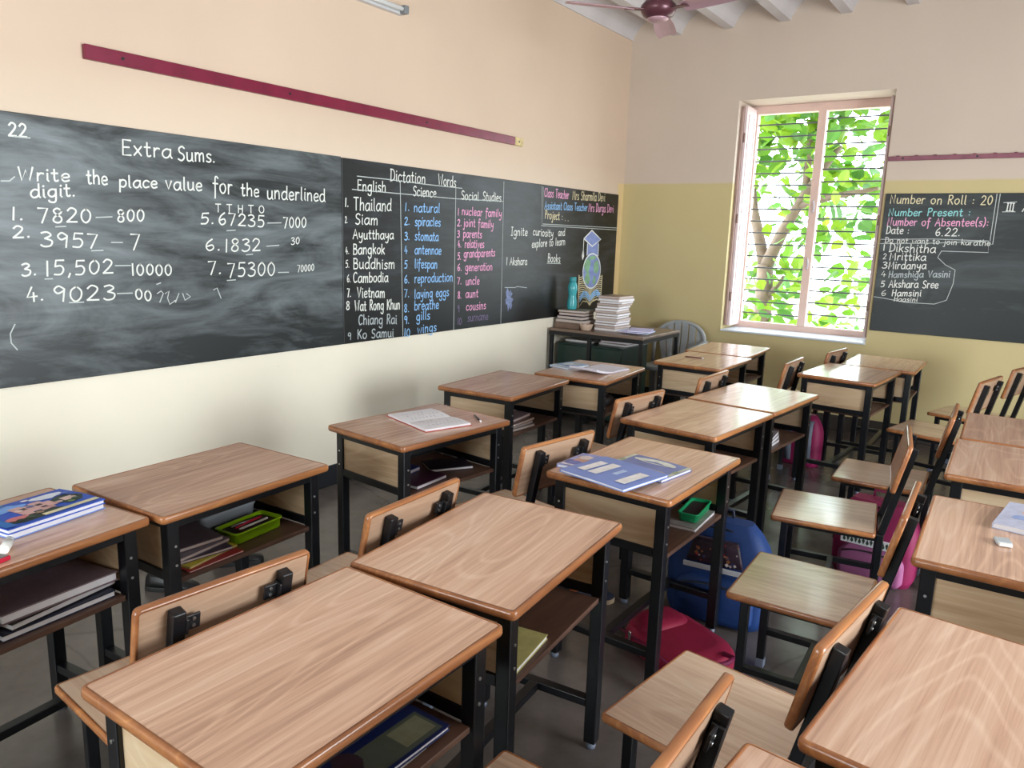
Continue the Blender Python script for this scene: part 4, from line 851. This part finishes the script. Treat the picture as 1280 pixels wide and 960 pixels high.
# open notebooks
M['ruled'] = mat('ruled_page', srgb(224, 220, 228), .7)
_nt = M['ruled'].node_tree; _w = _nt.nodes.new('ShaderNodeTexWave'); _w.bands_direction = 'X'; _w.inputs['Scale'].default_value = 32; _tc = _nt.nodes.new('ShaderNodeTexCoord')
_r = _nt.nodes.new('ShaderNodeValToRGB'); set_ramp(_r, [(.0, srgb(168, 166, 190)), (.22, srgb(226, 222, 230))]); _nt.links.new(_tc.outputs['Object'], _w.inputs[0]); _nt.links.new(_w.outputs['Fac'], _r.inputs[0]); _nt.links.new(_r.outputs[0], _nt.nodes['Principled BSDF'].inputs['Base Color'])
M['scribble'] = mat('pencil_writing', srgb(168, 164, 176), .8)
def open_book(name, label, loc, yaw, w, d, h, cover, page, raise_l=.0, lines=False):
    """open notebook, spine along local y in the middle, two arched page blocks"""
    t = empty(name, loc, yaw, label, 'notebook')
    def prof(side, top):
        out = []
        for k in range(9):
            u = k / 8; z = h * (.35 + .65 * math.sin(min(1, u * 1.5 + .12) * math.pi / 2)) * (1 - .18 * u ** 4) + raise_l * (u if side < 0 else 0) * u
            out.append((side * (.002 + (w / 2 - .004) * u), z if top else .0022 + (raise_l * u * u * .9 if side < 0 else 0)))
        return out
    mb = MB()
    for s in (-1, 1):
        mb.loft([[(a[0], y, a[1]) for a in prof(s, True)] + [(a[0], y, a[1]) for a in reversed(prof(s, False))] for y in (-d / 2 + .003, d / 2 - .003)], 0, False)
    pg = mb.build('pages', page, t)
    mb = MB()
    for s in (-1, 1):
        P = prof(s, False); mb.loft([[(a[0] * 1.03, y, a[1] - .0004) for a in P] + [(a[0] * 1.03, y, a[1] - .0020) for a in reversed(P)] for y in (-d / 2, d / 2)], 0, False)
    mb.build('cover', cover, t)
    if lines:
        mb = MB(); r = random.Random(5)
        for s in (-1, 1):
            P = prof(s, True)
            for row in range(9):
                y = d / 2 - .03 - row * (d - .06) / 9
                for u0 in (1, 3, 5):
                    if r.random() < .75:
                        a, b = P[u0 + 0], P[u0 + 1]
                        mb.add([(a[0], y, a[1] + .0006), (b[0], y, b[1] + .0006), (b[0], y + .003, b[1] + .0006), (a[0], y + .003, a[1] + .0006)], [(0, 1, 2, 3)])
        mb.build('handwriting', M['scribble'], pg)
    return t
M['redcover'] = mat('red_cover', srgb(196, 70, 60), .5)
open_book('open_notebook', 'open notebook with a red cover lying beside a pencil', (1.29, -4.305, ZT), -.30, .33, .235, .013, M['redcover'], M['white'], 0, True)
M['pencil'] = mat('dark_pencil', srgb(44, 40, 52), .35)
def pencil(label, a, b, z, m):
    A, B_ = Vector((a[0], a[1], 0)), Vector((b[0], b[1], 0)); L_ = (B_ - A).length; yaw = math.atan2(B_.y - A.y, B_.x - A.x)
    t = empty('pencil', (a[0], a[1], z), yaw, label, 'pencil')
    mb = MB(); mb.cyl((.016, 0, .0042), (L_ - .012, 0, .0042), .004, n=6); mb.build('barrel', m, t)
    mb = MB(); mb.cyl((0, 0, .0042), (.016, 0, .0042), .0006, .004, n=8); mb.build('point', M['pencilw'], t)
    mb = MB(); mb.cyl((L_ - .012, 0, .0042), (L_, 0, .0042), .0042, n=10); mb.build('rubber_tip', M['white'], t)
pencil('dark pencil beside the open red-covered notebook', (1.375, -4.088), (1.478, -4.17), ZT + .0002, M['pencil'])
pencil('red-brown pencil lying alone on a desk near the plastic chair', (1.385, -1.632), (1.535, -1.622), ZT, mat('maroon_pencil', srgb(96, 40, 52), .4))
x, y = on_desk(2, .06, -.085)
plain_book('shelf_book', 'purple magazine on the shelf below the open red-covered notebook', 'book', x, y - .025, ZS, .05, .22, .20, .018, (70, 36, 62), 'white')
plain_book('shelf_book', 'navy notebook leaning on the purple magazine in the shelf', 'book', x - .005, y + .215, ZS, -.55, .14, .20, .014, (22, 24, 46), 'white')
plain_book('shelf_book', 'small blue booklet on the purple magazine in the shelf', 'book', x - .06, y - .03, ZS + .0185, .1, .1, .14, .02, (44, 74, 160), 'white')
x, y = on_desk(3, .08, -.12)
for k in range(4):
    plain_book('shelf_book', ('grey', 'white', 'brown', 'mauve')[k] + ' notebook, %s in the shelf pile of the bare board-row desk' % ('lowest', 'second', 'third', 'uppermost')[k], 'book', x + (.01, 0, .015, -.01)[k], y, ZS + .0165 * k, .06 * (k - 1), .2, .25, .016, ((110, 104, 108), (190, 186, 184), (84, 54, 48), (140, 122, 130))[k], 'paperpink', 'notebooks in a shelf pile')
# ruled notebook and picture book on the desk before the teacher table
open_book('open_notebook', 'open ruled notebook with raised pages before the teacher table', (1.225, -2.60, ZT), 1.45, .36, .215, .012, M['ruled'], M['ruled'], .03)
ART_SKY = [((150, 176, 206), rc(0, 0, 1, 1)), ((206, 210, 218), blob(.35, .6, .28, .25, 8)), ((88, 118, 168), blob(.7, .3, .2, .22, 9)), ((190, 176, 168), blob(.6, .75, .18, .12, 10)), ((226, 228, 232), rc(.03, .04, .97, .16))]
book('picture_book', 'pale blue picture book beside the ruled open notebook', 'book', (1.005, -2.60, ZT), -.2, .155, .21, .012, (150, 176, 206), art=ART_SKY)
x, y = on_desk(4, .08, .03); M['pouch'] = mat('dark_pouch', srgb(38, 32, 36), .6, .2, 30)
t = empty('pencil_pouch', (x, y, ZS), .2, 'dark pencil pouch in the shelf below the ruled notebook', 'pouch')
mb = MB(); mb.loft([[(px, py, z) for px, py in rrect(.09 * s, .22 * s, .03 * s)] for z, s in ((0, .8), (.012, 1), (.035, 1), (.05, .8), (.056, .5))], 0, True); mb.build('pouch_body', M['pouch'], t)
mb = MB(); mb.tube([(0, -.09, .056), (.003, 0, .0585), (0, .09, .056)], .003, 8); mb.build('zip', M['screw'], t)
plain_book('shelf_book', 'grey paper booklet beside the dark pencil pouch', 'book', *on_desk(4, .07, -.17), ZS, .3, .16, .15, .012, (150, 146, 150), 'white')
# workbooks on the middle-row desk
ART_COMIC = [((170, 166, 200), rc(0, 0, 1, 1)), ((206, 158, 138), blob(.3, .45, .2, .25, 11)), ((150, 84, 66), blob(.2, .7, .12, .12, 31)), ((66, 84, 150), blob(.12, .3, .1, .14, 32)), ((176, 110, 96), blob(.75, .8, .14, .12, 12)), ((220, 206, 206), blob(.3, .7, .2, .16, 13)), ((96, 110, 186), blob(.3, .25, .22, .16, 14)), ((120, 90, 84), blob(.8, .4, .1, .2, 15)), ((70, 190, 220), rc(.86, .02, .97, .12)), ((226, 224, 234), rc(.06, .05, .5, .14))]
book('picture_book', 'colourful picture magazine at the left of the blue workbook', 'book', (2.168, -4.425, ZT), -.03, .15, .185, .012, (140, 150, 206), art=ART_COMIC, curl=.003)
ART_LAND = [((196, 198, 178), rc(0, 0, 1, 1)), ((150, 160, 130), rc(0, .45, 1, .62)), ((214, 216, 206), blob(.5, .8, .38, .14, 16)), ((168, 150, 120), blob(.7, .25, .24, .16, 17)), ((226, 226, 218), rc(.05, .05, .4, .18))]
book('workbook', 'workbook with a pale landscape cover behind the blue workbook', 'book', (2.36, -4.325, ZT), -.15, .25, .20, .012, (110, 122, 176), art=ART_LAND, curl=.002)
M['bluecover'] = mat('blue_cover', srgb(116, 140, 206), .3, .05, 20)
ART_BLUE = [((232, 228, 226), rc(.12, .60, .50, .76)), ((232, 228, 226), rc(.12, .80, .50, .93)), ((232, 228, 226), rc(.56, .07, .92, .23)), ((176, 196, 230), rc(.60, .50, .82, .58)), ((84, 104, 176), rc(0, .985, 1, 1))]
book('workbook', 'blue workbook with three white label boxes overlapping the desk edge', 'book', (2.318, -4.508, ZT + .0165), -.2, .28, .25, .010, M['bluecover'], art=None, curl=.002)
mb = MB(); mb_m = [pm((232, 228, 226)), pm((176, 196, 230))]
_bl = [o for o in ALL() if o.name.startswith('workbook')][-1]
_cv = [o for o in KIDS[_bl.name] if o.name.startswith('cover')][0]
for (x0, y0, x1, y1), mi in (((-.105, -.075, -.070, .055), 0), ((-.058, -.075, -.018, .065), 0), ((.070, -.085, .112, .055), 0), ((.012, -.03, .034, .035), 1)):
    mb.add([(x0, y0, .0132), (x1, y0, .0132), (x1, y1, .0132), (x0, y1, .0132)], [(0, 1, 2, 3)], mi)
mb.build('label_box', mb_m, _cv)
x, y = on_desk(9, .13, -.14); M['mint'] = mat('mint_green_plastic', srgb(28, 168, 108), .3)
tray('pencil_box', 'small bright green pencil box on the shelf below the blue workbook', (2.475, -4.12, ZS + .0145), .1, .19, .075, .03, M['mint'])
plain_book('shelf_book', 'grey notebook under the small bright green pencil box', 'book', 2.44, -4.15, ZS, .05, .18, .23, .014, (150, 142, 142), 'white')
# foreground desk shelf
x, y = on_desk(7, .07, .06)
plain_book('shelf_book', 'white booklet under the blue book on the foreground desk shelf', 'book', x + .005, y - .06, ZS, .02, .21, .29, .008, (196, 190, 186), 'white')
ART_S = [((30, 44, 96), rc(0, 0, 1, 1)), ((96, 104, 92), rc(.55, .25, .96, .95)), ((150, 150, 120), rc(.6, .6, .9, .92)), ((70, 52, 62), blob(.6, .2, .2, .12, 21))]
book('shelf_book', 'blue book with an olive cover panel on the foreground desk shelf', 'book', (x + .012, y + .02, ZS + .0085), -.02, .20, .27, .012, (30, 44, 96), art=ART_S)
plain_book('shelf_book', 'yellow-edged notebook on the shelf of the desk behind the foreground desk', 'book', *on_desk(8, .10, -.14), ZS, .15, .18, .20, .014, (190, 184, 120), 'white')
x, y = on_desk(11, .08, -.14)
for k in range(3): plain_book('shelf_book', '%s grey notebook in the shelf under the brightest desktop' % ('lowest', 'middle', 'uppermost')[k], 'book', x, y, ZS + .0195 * k, .05 * k, .2, .2, .019, ((120, 116, 120), (170, 166, 168), (140, 134, 140))[k], 'white', 'notebooks under the brightest desktop')
# picture notebook and eraser on the right-hand desk
ART_R = [((188, 192, 214), rc(0, 0, 1, 1)), ((214, 176, 160), blob(.45, .62, .2, .1, 22)), ((140, 160, 206), blob(.3, .4, .16, .1, 23)), ((216, 218, 232), blob(.6, .3, .25, .12, 24)), ((150, 160, 200), blob(.75, .75, .14, .1, 25))]
book('picture_notebook', 'pale picture notebook at the right edge beside the clear eraser', 'notebook', (3.535, -4.055, ZT), -.13, .19, .27, .016, (188, 192, 214), art=ART_R, curl=.003)
mb = MB(); mb.span((-.02, -.036, 0), (.02, .008, .010)); e = mb.build('eraser', M['clear'], bevel=.003, loc=(3.452, -4.285, ZT), rot=(0, 0, .25)); tag(e, 'small eraser in a clear sleeve beside the picture notebook', 'eraser')
mb = MB(); mb.span((-.017, -.05, .001), (.017, -.0365, .010)); mb.build('rubber', M['eraser'], e, .002)
# ------------------------------------------------------------------ bags and shoes on the floor
def cloth(name, c, rough=.65, var=.12, sc=9): return mat(name, srgb(*c), rough, var, sc, bump=.25)
def se(w, d, h, r=.35, lean=0.0, n=20, k=9, top=.55, pinch=.0):
    """rings of a soft upright bag: width w (x), depth d (y), height h, arched top"""
    rings = []
    for i in range(k + 1):
        t = i / k; z = h * t
        s = (1 - max(0, (t - top) / (1 - top)) ** 2.2 * .42) * (1 - .10 * max(0, 1 - t * 8))
        sd = (1 - max(0, (t - top) / (1 - top)) ** 2 * .55) * (1 + .06 * math.sin(t * 3.1))
        rings.append([(x, y + lean * t * h, z) for x, y in rrect(w * s, d * sd, min(w * s, d * sd) * r, 4)])
    return rings
def backpack(name, label, loc, rz, w, d, h, body, pocket, strap, rx=0, trim=None):
    b = empty(name, loc, rz, label, 'backpack'); b.rotation_euler = (rx, 0, rz)
    mb = MB(); mb.loft(se(w, d, h), 0, True); mb.build('main_compartment', body, b)
    mb = MB(); R = se(w * .78, d * .5, h * .46, .3); mb.loft([[(x, y - d * .42, z + .015) for x, y, z in r] for r in R], 0, True); fp = mb.build('front_pocket', pocket, b)
    mb = MB(); mb.tube([(-w * .34, -d * .66, h * .37), (-w * .2, -d * .665, h * .41), (0, -d * .655, h * .425), (w * .2, -d * .665, h * .41), (w * .34, -d * .66, h * .37)], .004, 8); mb.build('zip', M['plate'], fp)
    mb = MB(); mb.tube([(x, -d * .28 * (1 - .2 * abs(t - .5)), z) for t, x, z in [(k / 12, -w * .49 * math.cos(math.pi * k / 12), h * (.42 + .53 * math.sin(math.pi * k / 12))) for k in range(13)]], .005, 8); mb.build('main_zip', trim or M['plate'], b)
    for s in (-1, 1):
        mb = MB(); mb.loft([[(s * w * .24 + a * .026, y + bb * .006, z) for a, bb in ((-1, -1), (1, -1), (1, 1), (-1, 1))] for y, z in ((d * .36, h * .9), (d * .56, h * .86), (d * .63, h * .6), (d * .6, h * .3), (d * .48, h * .08))], 0, True); mb.build('shoulder_strap', strap, b)
    mb = MB(); mb.tube([(-.035, d * .2, h * .96), (-.03, d * .2, h + .03), (.03, d * .2, h + .03), (.035, d * .2, h * .96)], .007, 8); mb.build('carry_handle', strap, b)
    return b
magenta = cloth('magenta_nylon', (128, 14, 70)); lilac = cloth('lilac_nylon', (150, 84, 126)); greyst = cloth('grey_strap', (92, 98, 112)); pinkd = cloth('dark_pink', (118, 14, 66))
bp = backpack('school_backpack', 'magenta backpack with a lilac pocket and patterned band, under the chairs', (2.965, -2.985, .001), -.05, .37, .16, .395, magenta, lilac, pinkd, rx=.10)
mb = MB(); rn = random.Random(4)
band = []
for k in range(15):
    x = -.118 + .2365 * k / 14; band.append(x)
    mb.add([(x - .007, -.1005, .205 + .012 * (k % 2)), (x, -.1005, .195), (x + .007, -.1005, .205 + .012 * (k % 2)), (x, -.1005, .228)], [(0, 1, 2, 3)])
mb2 = MB(); mb2.loft([[(x, y - .0945, z) for x, y in rrect(.27, .01, .004)] for z in (.19, .232)], 0, False); bd = mb2.build('patterned_band', M['white'], bp)
mb.build('band_pattern', cloth('green_black_print', (40, 62, 48)), bd)
navyblue = cloth('bright_blue_nylon', (10, 50, 108)); dkblue = cloth('print_pocket', (44, 24, 40), .6, .6, 60)
bb = backpack('school_backpack', 'bright blue backpack with a dark printed flap between two desks', (2.50, -3.835, .001), .10, .42, .17, .43, navyblue, navyblue, cloth('navy_strap', (16, 26, 50)), rx=.02)
M['print'] = dkblue
mb = MB(); mb.loft([[(x, y - .10, z) for x, y in rrect(.23 - (z - .27) * .5, .02, .008)] for z in (.27, .30, .34, .375)], 0, True); pf = mb.build('printed_flap', dkblue, bb)
mb = MB(); rn = random.Random(9)
mats = [pm((190, 60, 60)), pm((206, 196, 196)), pm((60, 70, 120)), pm((150, 96, 60))]
for k in range(34):
    x, z, s = rn.uniform(-.09, .09), rn.uniform(.278, .365), rn.uniform(.004, .010); mb.add([(x - s, -.1115, z), (x, -.1115, z - s), (x + s, -.1115, z), (x, -.1115, z + s)], [(0, 1, 2, 3)], k % 4)
mb.build('flap_print', mats, pf)
mb = MB(); mb.box((0, -.112, .252), (.25, .008, .022)); mb.build('pale_band', M['white_foot'], bb, .003)
pk = backpack('school_backpack', 'magenta and grey backpack standing beside the shiny desk below the window', (2.175, -1.255, .001), math.pi - .1, .29, .13, .37, magenta, pinkd, greyst)
# crimson bag lying on its back under the workbook desk
crim = cloth('crimson_nylon', (150, 10, 58))
lb = empty('school_bag', (2.50, -4.245, .001), -.45, 'crimson school bag lying flat on the floor under the workbook desk', 'bag')
mb = MB(); mb.loft([[(x, y, z) for x, y in rrect(.40 * s, .30 * s2, .10 * s2)] for z, s, s2 in ((0, .9, .9), (.015, 1, 1), (.06, 1, 1), (.085, .92, .88), (.098, .7, .6))], 0, True); mb.build('main_compartment', crim, lb)
mb = MB(); mb.loft([[(x - .11, y - .01, z) for x, y in rrect(.15 * s, .22 * s, .05 * s)] for z, s in ((.07, 1), (.10, 1), (.114, .8), (.118, .4))], 0, True); fp = mb.build('front_pocket', crim, lb)
mb = MB(); mb.tube([(-.18, -.145, .06), (0, -.153, .075), (.17, -.145, .06)], .004, 8); mb.tube([(-.203, -.1, .06), (-.208, 0, .066), (-.203, .1, .06)], .004, 8); mb.build('zip', pinkd, lb)
mb = MB(); mb.box((-.10, -.157, .07), (.012, .006, .035)); mb.box((-.21, -.05, .06), (.006, .012, .035)); mb.build('zip_pull', M['screw'], lb, .002)
mb = MB(); mb.tube([(.18, -.05, .09), (.235, -.05, .10), (.245, 0, .10), (.235, .05, .10), (.18, .05, .09)], .009, 8); mb.build('carry_handle', pinkd, lb)

def shoe(name, label, heel, toe, upper, sole, group=None, laces=True, trim=None, size=.225):
    h, t = Vector((*heel, 0)), Vector((*toe, 0)); yaw = math.atan2(t.y - h.y, t.x - h.x)
    o = empty(name, (h.x, h.y, .0), yaw, label, 'shoe', group)
    L_ = size; st = [(.0, .027, .066), (.03, .034, .078), (.075, .035, .074), (.115, .034, .060), (.15, .040, .047), (.19, .041, .040), (.215, .028, .032), (L_, .010, .024)]
    mb = MB(); rings = []
    for x, hw, ht in st:
        x = x * L_ / .225; rings.append([(x, hw * math.cos(a) * (1 if math.sin(a) < .2 else .86), .018 + max(0, math.sin(a)) ** .8 * (ht - .018) if math.sin(a) > 0 else .018) for a in [2 * math.pi * k / 18 for k in range(18)]])
    mb.loft(rings, 0, True); mb.build('upper', upper, o)
    mb = MB(); out = [(x * L_ / .225, hw + .004) for x, hw, _ in st]; pts = [(a, b) for a, b in out] + [(a, -b) for a, b in reversed(out)]
    mb.prism([(-.004, .02)] + pts + [(-.004, -.02)], .0, .02); mb.build('sole', sole, o, .003)
    mb = MB(); mb.lathe([(.030, 0), (.034, .006), (.030, .012), (.024, .006)], (.042, 0, .068), 18, caps=False); mb.build('collar', trim or upper, o)
    if laces:
        mb = MB()
        for k in range(4): x = .085 + .016 * k; zt = .073 - .0065 * k; mb.tube([(x, -.022, zt - .012), (x + .004, 0, zt), (x, .022, zt - .012)], .0025, 6)
        mb.build('laces', trim or upper, o)
    return o
M['blackleather'] = mat('black_leather', (.009, .009, .01, 1), .42, spec=.35); M['blacksole'] = mat('black_sole', (.008, .008, .008, 1), .6)
shoe('school_shoe', 'black laced shoe whose toe points past the desk leg, nearer of the black pair', (.44, -5.165), (.66, -5.03), M['blackleather'], M['blacksole'])
shoe('school_shoe', 'black laced shoe lying farther back under the lime box shelf', (.455, -4.86), (.60, -4.675), M['blackleather'], M['blacksole'])
M['navy_canvas'] = mat('navy_canvas', srgb(28, 32, 56), .7, .15, 30); M['gum'] = mat('gum_sole', srgb(196, 170, 140), .6); M['orange'] = mat('orange_trim', srgb(170, 86, 40), .6)
shoe('canvas_shoe', 'navy canvas shoe with an orange trim and pale sole under the desk', (1.945, -4.16), (2.07, -4.02), M['navy_canvas'], M['gum'], trim=M['orange'])
shoe('canvas_shoe', 'navy and orange canvas shoe lying nearer, behind the desk leg', (1.80, -4.42), (1.97, -4.289), M['navy_canvas'], M['gum'], trim=M['orange'])

# ------------------------------------------------------------------ outside: ground, broad-leaved tree, shrubs
M['ground'] = mat('pale_yard', srgb(206, 200, 190), .8, .08, 1)
mb = MB(); mb.span((-25, TH + .02, -.75), (25, 45, -.6)); struct(mb.build('ground', M['ground']))
def leafm(name, c, tr):
    m = mat(name, c, .45, .2, 2); nt = m.node_tree; b = nt.nodes['Principled BSDF']
    t = nt.nodes.new('ShaderNodeBsdfTranslucent'); t.inputs[0].default_value = tr; mx = nt.nodes.new('ShaderNodeMixShader'); mx.inputs[0].default_value = .5
    nt.links.new(b.outputs[0], mx.inputs[1]); nt.links.new(t.outputs[0], mx.inputs[2]); nt.links.new(mx.outputs[0], nt.nodes['Material Output'].inputs[0]); return m
LV = [leafm('leaf_green', (.08, .18, .012, 1), (.11, .25, .014, 1)), leafm('leaf_lime', (.13, .24, .014, 1), (.20, .31, .017, 1)), leafm('leaf_deep', (.05, .13, .02, 1), (.07, .19, .026, 1))]
M['bark'] = mat('grey_brown_bark', srgb(104, 86, 74), .8, .2, 9, bump=.4)
def leaf(mb, p, L_, W_, rng, mi):
    R = Euler((rng.uniform(-.9, .9), rng.uniform(-.5, 1.3), rng.uniform(0, 6.28))).to_matrix()
    P = [(0, 0, 0), (.22, .36, .03), (.55, .5, .05), (.85, .25, .02), (1, 0, -.06), (.85, -.25, .02), (.55, -.5, .05), (.22, -.36, .03), (.5, 0, -.03)]
    vs = [Vector(p) + R @ Vector((a * L_, b * W_, c * L_)) for a, b, c in P]
    mb.add(vs, [(0, 1, 8), (1, 2, 8), (2, 3, 8), (3, 4, 8), (4, 5, 8), (5, 6, 8), (6, 7, 8), (7, 0, 8)], mi)
tree = empty('broadleaf_tree', (.55, 3.0, -.6), 0, 'broad-leaved green tree seen through the window', 'tree')
T0 = Vector((.55, 3.0, -.6))
mb = MB()
LIMBS = [([(0, 0, 0), (.0, .05, 1.0), (-.02, 0, 1.9)], [.15, .12, .10]), ([(-.02, 0, 1.85), (.18, -.1, 2.3), (.42, -.15, 2.75), (.75, -.1, 3.3)], [.085, .07, .055, .03]),
         ([(.36, -.14, 2.62), (.75, -.2, 2.72), (1.25, -.3, 2.80)], [.05, .04, .02]), ([(-.02, 0, 1.85), (-.3, .2, 2.6), (-.5, .3, 3.6)], [.08, .06, .03]), ([(.42, -.15, 2.75), (.35, .1, 3.4), (.6, .2, 4.2)], [.05, .04, .02]), ([(-.01, .02, 1.4), (.25, -.1, 1.75), (.5, -.2, 1.7)], [.04, .03, .012])]
for P, r in LIMBS: mb.tube(P, r, 12)
mb.build('trunk', M['bark'], tree)
mb = MB(); rg = random.Random(11)
cl = []
for k in range(200):                                 # leaf sprays: full crown high up, hanging sprays low on the trunk side
    x = rg.uniform(-1.0, 1.9); z = rg.uniform(.9, 5.2); y = rg.uniform(-1.0, 1.2)
    if z < 2.3 and x > .72 + .25 * (z - 1.0) and rg.random() < .97: continue
    if z < 2.75 and rg.random() < .40: continue
    if 1.75 < z < 2.25 and x < .7 and rg.random() < .55: continue
    cl.append((x, y, z))
for x, y, z in cl:
    for j in range(13):
        p = (x + rg.gauss(0, .17), y + rg.gauss(0, .17), z + rg.gauss(0, .15)); s = rg.uniform(.13, .26)
        leaf(mb, p, s, s * rg.uniform(.65, .9), rg, rg.choice((0, 0, 1, 1, 2)))
f = mb.build('foliage', LV, tree); f['kind'] = 'stuff'
def shrub(label, x, y, h, r, seed, n=150):
    t = empty('yard_shrub', (x, y, -.6), 0, label, 'shrub'); rg = random.Random(seed)
    mb = MB(); mb.tube([(0, 0, 0), (.02, 0, h * .5), (0, .03, h * .8)], [.03, .02, .01], 8)
    for k in range(6):
        a = k * 1.05; mb.tube([(0, 0, h * .3), (r * .6 * math.cos(a), r * .6 * math.sin(a), h * .75)], [.014, .006], 6)
    mb.build('stem', M['bark'], t)
    mb = MB()
    for k in range(n):
        a, q, z = rg.uniform(0, 6.28), r * math.sqrt(rg.random()), h * (.3 + .7 * rg.random()); s = rg.uniform(.08, .16)
        leaf(mb, (q * math.cos(a), q * math.sin(a), z), s, s * .6, rg, rg.choice((0, 2, 2, 1)))
    f = mb.build('foliage', LV, t); f['kind'] = 'stuff'
shrub('small shrub low at the left of the window view', .35, 5.0, 1.1, .55, 3)
shrub('blue-green bush far off in the middle of the window view', 1.0, 11.0, 1.9, .9, 4, 260)
shrub('low plant beyond the middle of the window sill', .95, 6.2, .95, .35, 5, 110)
